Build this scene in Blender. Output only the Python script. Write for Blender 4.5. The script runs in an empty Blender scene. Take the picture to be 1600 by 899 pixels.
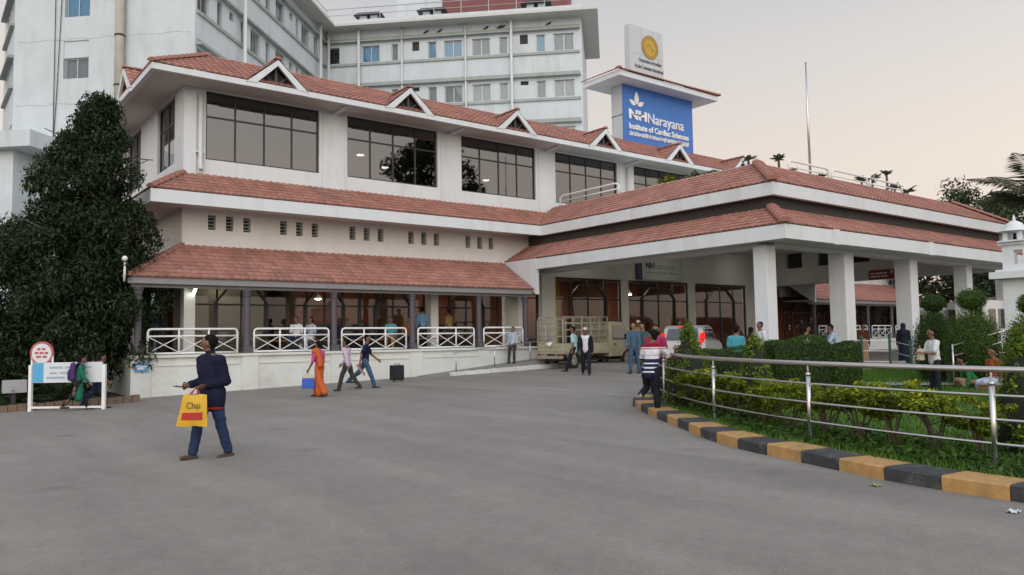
import bpy, bmesh, math, random
import numpy as np
from mathutils import Matrix, Vector

sc = bpy.context.scene
COL = sc.collection
rnd = random.Random(7)
rad = math.radians

# ------------------------------------------------------------------ camera
F_PX, PIT, ROL, YAW, HC = 1221.6, .0649, -.0156, .6578, 1.62
cam_d = bpy.data.cameras.new('camera')
cam = bpy.data.objects.new('camera', cam_d)
COL.objects.link(cam)
fw = Vector((math.sin(YAW)*math.cos(PIT), math.cos(YAW)*math.cos(PIT), math.sin(PIT)))
rt = Vector((math.cos(YAW), -math.sin(YAW), 0.0))
up = rt.cross(fw)
R2 = rt*math.cos(ROL) + up*math.sin(ROL)
U2 = -rt*math.sin(ROL) + up*math.cos(ROL)
mw = Matrix((R2, U2, -fw)).transposed().to_4x4()
mw.translation = (0, 0, HC)
cam.matrix_world = mw
cam_d.sensor_fit = 'HORIZONTAL'
cam_d.sensor_width = 36.0
cam_d.lens = F_PX/1600*36.0
cam_d.clip_end = 3000
sc.camera = cam

# ------------------------------------------------------------------ sky, sun, exposure
SUN_EL, SUN_AZ = rad(30.0), rad(-148)          # veiled sun behind the camera's left shoulder; azimuth from +Y toward +X
world = bpy.data.worlds.new('World')
sc.world = world
world.use_nodes = True
wn, wl = world.node_tree.nodes, world.node_tree.links
wn.clear()
w_out = wn.new('ShaderNodeOutputWorld')
w_bg = wn.new('ShaderNodeBackground')
w_sky = wn.new('ShaderNodeTexSky')
w_sky.sky_type = 'NISHITA'
w_sky.sun_disc = False
w_sky.sun_elevation = SUN_EL
w_sky.sun_rotation = SUN_AZ
w_sky.air_density = 1.0
w_sky.dust_density = 3.0
w_sky.ozone_density = 1.5
w_hsv = wn.new('ShaderNodeHueSaturation')
w_hsv.inputs['Saturation'].default_value = 0.55
wl.new(w_sky.outputs[0], w_hsv.inputs['Color'])
# thin even haze veil over the whole sky: colour by elevation only
w_tc = wn.new('ShaderNodeTexCoord')
w_sep = wn.new('ShaderNodeSeparateXYZ')
wl.new(w_tc.outputs['Generated'], w_sep.inputs[0])
w_rmp = wn.new('ShaderNodeValToRGB')
cr = w_rmp.color_ramp
cr.elements[0].position = 0.0
cr.elements[0].color = (6.1, 5.0, 4.1, 1)
cr.elements[1].position = 0.8
cr.elements[1].color = (3.6, 4.1, 4.8, 1)
for p_, c_ in ((.20, (6.1, 5.15, 4.3)), (.32, (5.2, 4.8, 4.4)), (.42, (4.2, 4.2, 4.25))):
    cr.elements.new(p_).color = (*c_, 1)
wl.new(w_sep.outputs['Z'], w_rmp.inputs[0])
# broad glow round the veiled sun
w_dot = wn.new('ShaderNodeVectorMath')
w_dot.operation = 'DOT_PRODUCT'
wl.new(w_tc.outputs['Generated'], w_dot.inputs[0])
w_dot.inputs[1].default_value = (math.sin(SUN_AZ), math.cos(SUN_AZ), 0)
w_glow = wn.new('ShaderNodeMapRange')
w_glow.inputs['From Min'].default_value = -1
w_glow.inputs['From Max'].default_value = 1
w_glow.inputs['To Min'].default_value = .92
w_glow.inputs['To Max'].default_value = 2.2
wl.new(w_dot.outputs['Value'], w_glow.inputs['Value'])
w_mul = wn.new('ShaderNodeVectorMath')
w_mul.operation = 'SCALE'
wl.new(w_rmp.outputs[0], w_mul.inputs[0])
wl.new(w_glow.outputs[0], w_mul.inputs['Scale'])
w_mix = wn.new('ShaderNodeMix')
w_mix.data_type = 'RGBA'
w_mix.inputs['Factor'].default_value = 0.8
wl.new(w_hsv.outputs[0], w_mix.inputs['A'])
wl.new(w_mul.outputs[0], w_mix.inputs['B'])
w_bg.inputs['Strength'].default_value = 0.15
wl.new(w_mix.outputs['Result'], w_bg.inputs['Color'])
wl.new(w_bg.outputs[0], w_out.inputs[0])

sun_d = bpy.data.lights.new('sun', 'SUN')
sun_d.energy = 0.75
sun_d.angle = rad(50)
sun_d.color = (1.0, 0.93, 0.86)
sun = bpy.data.objects.new('sun', sun_d)
COL.objects.link(sun)
sdir = Vector((math.sin(SUN_AZ)*math.cos(SUN_EL), math.cos(SUN_AZ)*math.cos(SUN_EL), math.sin(SUN_EL)))
sun.rotation_euler = sdir.to_track_quat('Z', 'Y').to_euler()

vs = sc.view_settings
vs.view_transform = 'Standard'
vs.look = 'None'
vs.exposure = 0.0
vs.gamma = 1.0
vs.use_curve_mapping = False
sc.cycles.use_denoising = True
sc.cycles.max_bounces = 6
sc.cycles.diffuse_bounces = 3
sc.cycles.glossy_bounces = 3
sc.cycles.transparent_max_bounces = 10
sc.cycles.caustics_reflective = False
sc.cycles.caustics_refractive = False

# ------------------------------------------------------------------ helpers
def smooth(t):
    t = min(1, max(0, t))
    return t*t*(3-2*t)

def gz(x, y):
    """height of the paved forecourt: rises gently toward the entrance"""
    return .025*(min(27, max(-4, x))-5.5)*(.35+.65*smooth((y-9)/7))

def link(o, parent=None, wparent=False):
    COL.objects.link(o)
    if parent is not None:
        o.parent = parent
        if wparent:
            o.matrix_parent_inverse = Matrix.Translation(-Vector(parent.location))
    return o

def tag(o, label=None, cat=None, group=None, kind=None):
    if label: o['label'] = label
    if cat: o['category'] = cat
    if group: o['group'] = group
    if kind: o['kind'] = kind
    return o

def thing(name, label, cat, loc=(0, 0, 0), rz=0.0, group=None):
    o = bpy.data.objects.new(name, None)
    o.empty_display_size = .2
    o.location = loc
    o.rotation_euler = (0, 0, rz)
    COL.objects.link(o)
    return tag(o, label, cat, group)

def copy_tree(o, parent=None):
    c = o.copy()
    COL.objects.link(c)
    if parent is not None:
        c.parent = parent
    for ch in list(o.children):
        copy_tree(ch, c)
    return c

class MB:
    """collects geometry, then links it as one mesh object"""
    def __init__(self):
        self.v, self.f = [], []
    def add(self, vs_, fs_):
        n = len(self.v)
        self.v += [tuple(p) for p in vs_]
        self.f += [tuple(i+n for i in f) for f in fs_]
        return self
    def box(self, x0, x1, y0, y1, z0, z1):
        return self.hexa([(x0,y0,z0),(x1,y0,z0),(x1,y1,z0),(x0,y1,z0),(x0,y0,z1),(x1,y0,z1),(x1,y1,z1),(x0,y1,z1)])
    def hexa(self, p):
        return self.add(p, [(0,3,2,1),(4,5,6,7),(0,1,5,4),(1,2,6,5),(2,3,7,6),(3,0,4,7)])
    def fbox(self, F, u0, u1, d0, d1, z0, z1):
        O, U, N = F
        def P(u, d, z): return (O[0]+U[0]*u+N[0]*d, O[1]+U[1]*u+N[1]*d, z)
        return self.hexa([P(u0,d0,z0),P(u1,d0,z0),P(u1,d1,z0),P(u0,d1,z0),P(u0,d0,z1),P(u1,d0,z1),P(u1,d1,z1),P(u0,d1,z1)])
    def bar(self, a, b, w, h=None, side=None):
        """rectangular bar from a to b"""
        h = w if h is None else h
        a, b = Vector(a), Vector(b)
        d = (b-a).normalized()
        s = Vector(side) if side is not None else (d.cross(Vector((0,0,1))) if abs(d.z) < .95 else Vector((1,0,0)))
        s = (s-d*s.dot(d)).normalized()
        t = s.cross(d)
        s, t = s*w/2, t*h/2
        return self.hexa([a-s-t, a+s-t, a+s+t, a-s+t, b-s-t, b+s-t, b+s+t, b-s+t])
    def tube(self, pts, r, n=8, cap=True):
        pts = [Vector(p) for p in pts]
        m = len(pts)
        rs = r if isinstance(r, (list, tuple)) else [r]*m
        base = len(self.v)
        ref = None
        for i, p in enumerate(pts):
            d = (pts[min(i+1, m-1)]-pts[max(i-1, 0)]).normalized()
            if ref is None:
                ref = d.cross(Vector((0,0,1))) if abs(d.z) < .9 else Vector((1,0,0))
            s = (ref-d*ref.dot(d)).normalized()
            ref = s
            t = d.cross(s)
            for k in range(n):
                a = 2*math.pi*k/n
                self.v.append(tuple(p+(s*math.cos(a)+t*math.sin(a))*rs[i]))
        for i in range(m-1):
            for k in range(n):
                a0, a1 = base+i*n+k, base+i*n+(k+1) % n
                self.f.append((a0, a1, a1+n, a0+n))
        if cap:
            self.f.append(tuple(base+k for k in reversed(range(n))))
            self.f.append(tuple(base+(m-1)*n+k for k in range(n)))
        return self
    def lathe(self, c, prof, n=16, sx=1.0, sy=1.0):
        base = len(self.v)
        for r, z in prof:
            for k in range(n):
                a = 2*math.pi*k/n
                self.v.append((c[0]+r*sx*math.cos(a), c[1]+r*sy*math.sin(a), c[2]+z))
        for i in range(len(prof)-1):
            for k in range(n):
                a0, a1 = base+i*n+k, base+i*n+(k+1) % n
                self.f.append((a0, a1, a1+n, a0+n))
        self.f.append(tuple(base+k for k in reversed(range(n))))
        self.f.append(tuple(base+(len(prof)-1)*n+k for k in range(n)))
        return self
    def prism(self, poly, F, d0, d1):
        """polygon of (u, z) pushed from d0 to d1 along the frame's normal"""
        O, U, N = F
        def P(u, z, d): return (O[0]+U[0]*u+N[0]*d, O[1]+U[1]*u+N[1]*d, O[2]+z if len(O) > 2 else z)
        n = len(poly)
        vs_ = [P(u, z, d0) for u, z in poly]+[P(u, z, d1) for u, z in poly]
        fs_ = [tuple(reversed(range(n))), tuple(range(n, 2*n))]
        fs_ += [(i, (i+1) % n, n+(i+1) % n, n+i) for i in range(n)]
        return self.add(vs_, fs_)
    def seg(self, p, q, rp, rq, side=(1,0,0), flat=1.0, n=12):
        """rounded tapered limb; flat scales it across the side vector"""
        p, q = Vector(p), Vector(q)
        d = q-p
        L = d.length
        d = d/L if L > 1e-6 else Vector((0,0,1))
        s = Vector(side)
        s = s-d*s.dot(d)
        if s.length < 1e-3:
            s = d.orthogonal()
        s.normalize()
        t = d.cross(s)
        rings = [(p-d*rp*.98*math.cos(a), rp*math.sin(a)) for a in (.25, .7, 1.15, 1.5708)]
        rings += [(q+d*rq*.98*math.cos(a), rq*math.sin(a)) for a in (1.5708, 1.15, .7, .25)]
        base = len(self.v)
        for c, r in rings:
            for k in range(n):
                a = 2*math.pi*k/n
                self.v.append(tuple(c+s*math.cos(a)*r+t*math.sin(a)*r*flat))
        for i in range(len(rings)-1):
            for k in range(n):
                a0, a1 = base+i*n+k, base+i*n+(k+1) % n
                self.f.append((a0, a1, a1+n, a0+n))
        self.f.append(tuple(base+k for k in reversed(range(n))))
        self.f.append(tuple(base+(len(rings)-1)*n+k for k in range(n)))
        return self
    def build(self, name, mat, parent=None, wp=True, sm=False, bevel=0):
        me = bpy.data.meshes.new(name)
        me.from_pydata(self.v, [], self.f)
        if mat is not None:
            me.materials.append(mat)
        if sm:
            me.polygons.foreach_set('use_smooth', [True]*len(me.polygons))
        me.update()
        o = bpy.data.objects.new(name, me)
        link(o, parent, wp)
        if bevel:
            b = o.modifiers.new('bevel', 'BEVEL')
            b.width = bevel
            b.segments = 2
            b.limit_method = 'ANGLE'
        return o

def fbase(F, u, d, z):
    O, U, N = F
    return Vector((O[0]+U[0]*u+N[0]*d, O[1]+U[1]*u+N[1]*d, z))

def wall_open(mb, F, u0, u1, z0, z1, ops, d0, d1):
    """wall slab with rectangular openings"""
    us = sorted({u0, u1, *[o[0] for o in ops], *[o[1] for o in ops]})
    us = [u for u in us if u0 <= u <= u1]
    for a, b in zip(us, us[1:]):
        m = (a+b)/2
        cuts = sorted([(o[2], o[3]) for o in ops if o[0] < m < o[1]])
        z = z0
        for c0, c1 in cuts:
            if c0 > z: mb.fbox(F, a, b, d0, d1, z, c0)
            z = c1
        if z < z1: mb.fbox(F, a, b, d0, d1, z, z1)

# ------------------------------------------------------------------ materials
def M(name, col, rough=.7, var=.12, scale=3.0, bump=0.0, bscale=60.0, metal=0.0, dirt=None, dirt_amt=.5, streak=False, spec=.5, coat=0.0):
    m = bpy.data.materials.new(name)
    m.use_nodes = True
    n, l = m.node_tree.nodes, m.node_tree.links
    b = n['Principled BSDF']
    b.inputs['Roughness'].default_value = rough
    b.inputs['Metallic'].default_value = metal
    b.inputs['Specular IOR Level'].default_value = spec
    b.inputs['Coat Weight'].default_value = coat
    tc = n.new('ShaderNodeTexCoord')
    nz = n.new('ShaderNodeTexNoise')
    nz.inputs['Scale'].default_value = scale
    nz.inputs['Detail'].default_value = 6
    nz.inputs['Roughness'].default_value = .65
    l.new(tc.outputs['Object'], nz.inputs['Vector'])
    rp = n.new('ShaderNodeValToRGB')
    rp.color_ramp.elements[0].position = .28
    rp.color_ramp.elements[1].position = .72
    c0 = [max(0, c*(1-var)) for c in col]
    c1 = [min(1, c*(1+var)) for c in col]
    rp.color_ramp.elements[0].color = (*c0, 1)
    rp.color_ramp.elements[1].color = (*c1, 1)
    l.new(nz.outputs['Fac'], rp.inputs[0])
    out = rp.outputs[0]
    if dirt is not None:
        mp = n.new('ShaderNodeMapping')
        mp.inputs['Scale'].default_value = (.9, .9, .16) if streak else ((2.2, 2.2, 2.2) if 'kerb' in name else (.5, .5, .5))
        l.new(tc.outputs['Object'], mp.inputs['Vector'])
        n2 = n.new('ShaderNodeTexNoise')
        n2.inputs['Scale'].default_value = 1.6
        n2.inputs['Detail'].default_value = 8
        n2.inputs['Roughness'].default_value = .7
        l.new(mp.outputs[0], n2.inputs['Vector'])
        r2 = n.new('ShaderNodeValToRGB')
        r2.color_ramp.elements[0].position = .5
        r2.color_ramp.elements[1].position = .74
        r2.color_ramp.elements[0].color = (0, 0, 0, 1)
        r2.color_ramp.elements[1].color = (dirt_amt,)*3+(1,)
        l.new(n2.outputs['Fac'], r2.inputs[0])
        mx = n.new('ShaderNodeMix')
        mx.data_type = 'RGBA'
        l.new(r2.outputs[0], mx.inputs['Factor'])
        l.new(out, mx.inputs['A'])
        mx.inputs['B'].default_value = (*dirt, 1)
        out = mx.outputs['Result']
    l.new(out, b.inputs['Base Color'])
    if bump:
        n3 = n.new('ShaderNodeTexNoise')
        n3.inputs['Scale'].default_value = bscale
        n3.inputs['Detail'].default_value = 5
        l.new(tc.outputs['Object'], n3.inputs['Vector'])
        bp = n.new('ShaderNodeBump')
        bp.inputs['Strength'].default_value = bump
        bp.inputs['Distance'].default_value = .02
        l.new(n3.outputs['Fac'], bp.inputs['Height'])
        l.new(bp.outputs[0], b.inputs['Normal'])
    return m

def M_glass(name, tint=(.22, .23, .24), refl=.16, rough=.02):
    m = bpy.data.materials.new(name)
    m.use_nodes = True
    n, l = m.node_tree.nodes, m.node_tree.links
    n.clear()
    o = n.new('ShaderNodeOutputMaterial')
    tr = n.new('ShaderNodeBsdfTransparent')
    tr.inputs[0].default_value = (*tint, 1)
    gl = n.new('ShaderNodeBsdfGlossy')
    gl.inputs['Roughness'].default_value = rough
    gl.inputs['Color'].default_value = (.93, .95, .98, 1)
    tc = n.new('ShaderNodeTexCoord')
    nz = n.new('ShaderNodeTexNoise')
    nz.inputs['Scale'].default_value = .8
    nz.inputs['Detail'].default_value = 1
    l.new(tc.outputs['Object'], nz.inputs['Vector'])
    bp = n.new('ShaderNodeBump')
    bp.inputs['Strength'].default_value = .06
    bp.inputs['Distance'].default_value = .05
    l.new(nz.outputs['Fac'], bp.inputs['Height'])
    l.new(bp.outputs[0], gl.inputs['Normal'])
    lw = n.new('ShaderNodeLayerWeight')
    lw.inputs['Blend'].default_value = .5
    pw_ = n.new('ShaderNodeMath')
    pw_.operation = 'POWER'
    pw_.inputs[1].default_value = 4.0
    l.new(lw.outputs['Facing'], pw_.inputs[0])
    ad = n.new('ShaderNodeMath')
    ad.operation = 'MULTIPLY_ADD'
    ad.use_clamp = True
    ad.inputs[1].default_value = .7
    ad.inputs[2].default_value = refl
    l.new(pw_.outputs[0], ad.inputs[0])
    mx = n.new('ShaderNodeMixShader')
    l.new(ad.outputs[0], mx.inputs[0])
    l.new(tr.outputs[0], mx.inputs[1])
    l.new(gl.outputs[0], mx.inputs[2])
    l.new(mx.outputs[0], o.inputs[0])
    return m

def M_emit(name, col, strength):
    m = bpy.data.materials.new(name)
    m.use_nodes = True
    n, l = m.node_tree.nodes, m.node_tree.links
    n.clear()
    o = n.new('ShaderNodeOutputMaterial')
    e_ = n.new('ShaderNodeEmission')
    e_.inputs[0].default_value = (*col, 1)
    e_.inputs[1].default_value = strength
    l.new(e_.outputs[0], o.inputs[0])
    return m

def M_leaf(name, dark, light, tip=None, rough=.65):
    """leaf colour varied from leaf to leaf"""
    m = bpy.data.materials.new(name)
    m.use_nodes = True
    n, l = m.node_tree.nodes, m.node_tree.links
    b = n['Principled BSDF']
    b.inputs['Roughness'].default_value = rough
    b.inputs['Specular IOR Level'].default_value = .16
    at = n.new('ShaderNodeAttribute')
    at.attribute_name = 'rnd'
    rp = n.new('ShaderNodeValToRGB')
    rp.color_ramp.elements[0].color = (*dark, 1)
    rp.color_ramp.elements[1].color = (*light, 1)
    rp.color_ramp.elements[1].position = .85
    if tip:
        e_ = rp.color_ramp.elements.new(.96)
        e_.color = (*tip, 1)
    l.new(at.outputs['Fac'], rp.inputs[0])
    l.new(rp.outputs[0], b.inputs['Base Color'])
    tl = n.new('ShaderNodeBsdfTranslucent')
    l.new(rp.outputs[0], tl.inputs[0])
    mx = n.new('ShaderNodeMixShader')
    mx.inputs[0].default_value = .25
    l.new(b.outputs[0], mx.inputs[1])
    l.new(tl.outputs[0], mx.inputs[2])
    l.new(mx.outputs[0], n['Material Output'].inputs[0])
    return m

def M_tile(name):
    """fired clay tile: tile-to-tile tone plus weathering"""
    m = M(name, (.345, .160, .125), .8, .18, 1.2, .25, 40, dirt=(.17, .115, .10), dirt_amt=.75, streak=False)
    n, l = m.node_tree.nodes, m.node_tree.links
    b = n['Principled BSDF']
    src = b.inputs['Base Color'].links[0].from_socket
    at = n.new('ShaderNodeAttribute')
    at.attribute_name = 'rnd'
    mr = n.new('ShaderNodeMapRange')
    mr.inputs['To Min'].default_value = .85
    mr.inputs['To Max'].default_value = 1.15
    l.new(at.outputs['Fac'], mr.inputs['Value'])
    vm = n.new('ShaderNodeMix')
    vm.data_type = 'RGBA'
    vm.blend_type = 'MULTIPLY'
    vm.inputs['Factor'].default_value = 1
    l.new(src, vm.inputs['A'])
    l.new(mr.outputs[0], vm.inputs['B'])
    l.new(vm.outputs['Result'], b.inputs['Base Color'])
    return m

m_white = M('white_paint', (.635, .675, .705), .65, .04, 1.5, .06, 90, dirt=(.44, .45, .43), dirt_amt=.5, streak=True)
m_ward = M('ward_paint', (.545, .605, .64), .7, .07, .6, .06, 60, dirt=(.40, .41, .38), dirt_amt=.55, streak=True)
m_cream = M('cream_paint', (.67, .675, .66), .7, .05, 1.2, .06, 90, dirt=(.45, .42, .36), dirt_amt=.35, streak=True)
m_soffit = M('soffit_paint', (.55, .54, .51), .8, .06, 1.0)
m_plinth = M('plinth_paint', (.62, .65, .63), .7, .05, 1.4, .1, 60, dirt=(.38, .33, .26), dirt_amt=.55, streak=False)
m_band = M('green_grey_band', (.33, .37, .35), .75, .08, 1.5, dirt=(.2, .2, .18), dirt_amt=.4, streak=True)
m_tile = M_tile('clay_tile')
m_frame = M('dark_window_frame', (.022, .022, .026), .45, .1, 5)
m_alu = M('aluminium_frame', (.45, .46, .47), .4, .05, 5, metal=.6)
m_glass = M_glass('tinted_glass', (.22, .22, .225), .16)
m_glass_hall = M_glass('hall_glass', (.86, .86, .84), .025)
m_glass_ward = M_glass('ward_glass', (.8, .84, .86), .05)
m_dark = M('dark_interior', (.035, .033, .032), .9, .1, 2)
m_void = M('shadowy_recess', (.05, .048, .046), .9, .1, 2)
m_mauve = M('mauve_column_paint', (.085, .075, .095), .6, .1, 3)
m_railw = M('white_rail_paint', (.76, .77, .78), .5, .04, 4, dirt=(.45, .42, .38), dirt_amt=.4)
m_steel = M('brushed_steel', (.60, .58, .58), .33, .06, 12, metal=1.0)
m_pipe = M('pvc_pipe', (.62, .64, .64), .5, .06, 3, dirt=(.4, .38, .33), dirt_amt=.5, streak=True)
m_blue = M('sign_blue', (.035, .16, .50), .45, .06, 1.2)
m_letter = M('sign_letter', (.80, .81, .80), .5, .03, 3)
m_gold = M('gold_seal', (.48, .30, .05), .4, .12, 6, metal=.3)
m_signgrey = M('sign_panel_grey', (.50, .54, .57), .55, .06, 1.5, dirt=(.38, .38, .36), dirt_amt=.4, streak=True)
m_ink = M('dark_ink', (.03, .03, .04), .6, .05, 3)
m_blk = M('kerb_black', (.035, .038, .043), .75, .35, 9, .4, 50, dirt=(.17, .16, .14), dirt_amt=.85)
m_yel = M('kerb_yellow', (.43, .25, .09), .75, .2, 9, .4, 50, dirt=(.20, .15, .09), dirt_amt=.85)
m_bark = M('bark', (.09, .07, .05), .9, .3, 8, .6, 30)
m_rubber = M('rubber', (.025, .025, .026), .8, .15, 9)
# ------------------------------------------------------------------ ground
def M_asphalt():
    m = M('worn_asphalt', (.240, .221, .199), .92, .12, .35, .5, 140, dirt=(.290, .268, .243), dirt_amt=.6)
    n, l = m.node_tree.nodes, m.node_tree.links
    b = n['Principled BSDF']
    src = b.inputs['Base Color'].links[0].from_socket
    tc = [x for x in n if x.type == 'TEX_COORD'][0]
    nz = n.new('ShaderNodeTexNoise')
    nz.inputs['Scale'].default_value = 60
    nz.inputs['Detail'].default_value = 4
    l.new(tc.outputs['Object'], nz.inputs['Vector'])
    mr = n.new('ShaderNodeMapRange')
    mr.inputs['From Min'].default_value = .3
    mr.inputs['From Max'].default_value = .7
    mr.inputs['To Min'].default_value = .84
    mr.inputs['To Max'].default_value = 1.12
    l.new(nz.outputs['Fac'], mr.inputs['Value'])
    # darker tyre-worn sweeps
    mp = n.new('ShaderNodeMapping')
    mp.inputs['Rotation'].default_value = (0, 0, rad(38))
    mp.inputs['Scale'].default_value = (.55, .06, 1)
    l.new(tc.outputs['Object'], mp.inputs['Vector'])
    n2 = n.new('ShaderNodeTexNoise')
    n2.inputs['Scale'].default_value = 2.0
    n2.inputs['Detail'].default_value = 5
    n2.inputs['Distortion'].default_value = .6
    l.new(mp.outputs[0], n2.inputs['Vector'])
    m2 = n.new('ShaderNodeMapRange')
    m2.inputs['From Min'].default_value = .35
    m2.inputs['From Max'].default_value = .65
    m2.inputs['To Min'].default_value = .89
    m2.inputs['To Max'].default_value = 1.07
    l.new(n2.outputs['Fac'], m2.inputs['Value'])
    mu = n.new('ShaderNodeMath')
    mu.operation = 'MULTIPLY'
    l.new(mr.outputs[0], mu.inputs[0])
    l.new(m2.outputs[0], mu.inputs[1])
    n4 = n.new('ShaderNodeTexNoise')
    n4.inputs['Scale'].default_value = 5.5
    n4.inputs['Detail'].default_value = 8
    n4.inputs['Roughness'].default_value = .75
    l.new(tc.outputs['Object'], n4.inputs['Vector'])
    m4 = n.new('ShaderNodeMapRange')
    m4.inputs['From Min'].default_value = .3
    m4.inputs['From Max'].default_value = .7
    m4.inputs['To Min'].default_value = .88
    m4.inputs['To Max'].default_value = 1.1
    l.new(n4.outputs['Fac'], m4.inputs['Value'])
    mu2 = n.new('ShaderNodeMath')
    mu2.operation = 'MULTIPLY'
    l.new(mu.outputs[0], mu2.inputs[0])
    l.new(m4.outputs[0], mu2.inputs[1])
    # scattered oil drips
    vo = n.new('ShaderNodeTexVoronoi')
    vo.inputs['Scale'].default_value = .55
    l.new(tc.outputs['Object'], vo.inputs['Vector'])
    m5 = n.new('ShaderNodeMapRange')
    m5.inputs['From Min'].default_value = .04
    m5.inputs['From Max'].default_value = .16
    m5.inputs['To Min'].default_value = .78
    m5.inputs['To Max'].default_value = 1.0
    l.new(vo.outputs['Distance'], m5.inputs['Value'])
    mu = n.new('ShaderNodeMath')
    mu.operation = 'MULTIPLY'
    l.new(mu2.outputs[0], mu.inputs[0])
    l.new(m5.outputs[0], mu.inputs[1])
    vm = n.new('ShaderNodeMix')
    vm.data_type = 'RGBA'
    vm.blend_type = 'MULTIPLY'
    vm.inputs['Factor'].default_value = 1
    l.new(src, vm.inputs['A'])
    l.new(mu.outputs[0], vm.inputs['B'])
    l.new(vm.outputs['Result'], b.inputs['Base Color'])
    return m
m_asphalt = M_asphalt()

mb = MB()
xs = [-1500, -300, -80, -30, -12] + [x*1.0 for x in range(-8, 31)] + [40, 60, 120, 400, 1500]
ys = [-1500, -300, -60, -20, -6, 0, 4, 7] + [8+i*.75 for i in range(13)] + [18, 22, 28, 40, 80, 300, 1500]
nx = len(xs)
vv = [(x, y, gz(x, y)) for y in ys for x in xs]
ff = [(j*nx+i, j*nx+i+1, (j+1)*nx+i+1, (j+1)*nx+i) for j in range(len(ys)-1) for i in range(nx-1)]
ground = mb.add(vv, ff).build('road', m_asphalt, sm=True)
tag(ground, 'worn grey asphalt forecourt', kind='structure')

# ------------------------------------------------------------------ kerb with painted stones
KP = [(20.5, 12.6), (16.5, 12.9), (14.2, 12.85), (12.9, 12.3), (12.15, 11.45), (11.5, 10.5), (11.0, 9.72), (10.3, 8.65), (9.68, 7.72), (9.27, 6.93), (9.0, 6.2), (8.78, 5.5), (8.58, 4.9), (8.42, 4.35), (8.31, 3.8), (8.24, 3.2), (8.22, 2.6), (8.25, 1.6), (8.5, .2), (8.9, -1.2)]
def catmull(pts, step=.05):
    P = [Vector((p[0], p[1], 0)) for p in pts]
    P = [2*P[0]-P[1]]+P+[2*P[-1]-P[-2]]
    out = []
    for i in range(1, len(P)-2):
        n = max(2, int((P[i+1]-P[i]).length/step))
        for k in range(n):
            t = k/n
            a, b_, c_, d_ = P[i-1], P[i], P[i+1], P[i+2]
            out.append(.5*((2*b_)+(c_-a)*t+(2*a-5*b_+4*c_-d_)*t*t+(3*b_-a-3*c_+d_)*t**3))
    out.append(P[-2])
    return out
kc = catmull(KP)
acc = [0.0]
for a_, b_ in zip(kc, kc[1:]):
    acc.append(acc[-1]+(b_-a_).length)
def kat(s):
    s = min(max(s, 0), acc[-1]-1e-4)
    i = next(j for j in range(len(acc)-1) if acc[j+1] > s)
    t = (s-acc[i])/(acc[i+1]-acc[i])
    p = kc[i].lerp(kc[i+1], t)
    d = (kc[min(i+3, len(kc)-1)]-kc[max(i-3, 0)]).normalized()
    nrm = Vector((-d.y, d.x, 0))      # toward the lawn
    return p, nrm
# lawn lies on the left of travel (travel runs toward the camera): pick the sign that points to the garden
_p, _n = kat(acc[-1]*.6)
KS = 1 if _n.x > 0 else -1
s_ref = min(range(len(kc)), key=lambda i: (kc[i].x-8.42)**2+(kc[i].y-4.35)**2)
s_ref = acc[s_ref]
BL = .655
kerb = bpy.data.objects.new('kerb', None)
COL.objects.link(kerb)
tag(kerb, 'curved kerb of black and yellow painted stones round the garden', kind='structure')
n_before = int(s_ref/BL)
s0 = s_ref-n_before*BL
k = 0
s = s0
while s < acc[-1]-.3:
    mb = MB()
    g = .006
    dv = rnd.uniform(-.006, .006)
    sub = 4
    prof = [(0, -.1), (0.0, .135), (.03, .152), (.44, .155), (.47, .14), (.47, -.1)]
    np_ = len(prof)
    for i in range(sub+1):
        p, nr = kat(s+g+(BL-2*g)*i/sub)
        for (o_, z_) in prof:
            q = p+nr*KS*(o_+dv)
            mb.v.append((q.x, q.y, gz(p.x, p.y)+z_+(dv if z_ > 0 else 0)))
    for i in range(sub):
        for j in range(np_-1):
            a_ = i*np_+j
            mb.f.append((a_, a_+1, a_+1+np_, a_+np_))
    mb.f.append(tuple(range(np_)))
    mb.f.append(tuple(sub*np_+j for j in reversed(range(np_))))
    yellow = ((round((s-s_ref)/BL)) % 2 != 0)
    o = mb.build('kerb_stone', m_yel if yellow else m_blk, kerb)
    s += BL
    k += 1

# ------------------------------------------------------------------ lawn
m_lawn = M('lawn_soil', (.055, .115, .022), .95, .35, 2.5, .4, 60, dirt=(.10, .075, .04), dirt_amt=.6)
lawn_front = [kat(acc[-1]*i/80) for i in range(81)]
lf = [p+n_*KS*.40 for p, n_ in lawn_front]
mb = MB()
rows = 12
for i, p in enumerate(lf):
    # the far side of the garden
    t = i/80
    q = Vector((26.0, 13.0-14.5*t, 0))
    for j in range(rows+1):
        r_ = p.lerp(q, (j/rows)**1.3)
        mb.v.append((r_.x, r_.y, gz(r_.x, r_.y)+.085+.05*math.sin(r_.x*1.3)*math.sin(r_.y*1.1)*min(1, j)))
for i in range(80):
    for j in range(rows):
        a_ = i*(rows+1)+j
        mb.f.append((a_, a_+1, a_+rows+2, a_+rows+1))
lawn = mb.build('lawn', m_lawn, sm=True)
tag(lawn, 'lawn of the round garden inside the kerb', kind='structure')

def np_mesh(name, verts, nper, mat, parent=None, rndv=None, wp=True):
    """verts (N, nper, 3): one polygon for each leaf"""
    N = len(verts)
    me = bpy.data.meshes.new(name)
    me.vertices.add(N*nper)
    me.vertices.foreach_set('co', verts.reshape(-1).astype(np.float32))
    me.loops.add(N*nper)
    me.loops.foreach_set('vertex_index', np.arange(N*nper, dtype=np.int32))
    me.polygons.add(N)
    me.polygons.foreach_set('loop_start', np.arange(0, N*nper, nper, dtype=np.int32))
    me.update(calc_edges=True)
    at = me.attributes.new('rnd', 'FLOAT', 'FACE')
    at.data.foreach_set('value', (rndv if rndv is not None else np.random.rand(N)).astype(np.float32))
    me.materials.append(mat)
    o = bpy.data.objects.new(name, me)
    link(o, parent, wp)
    return o

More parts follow.
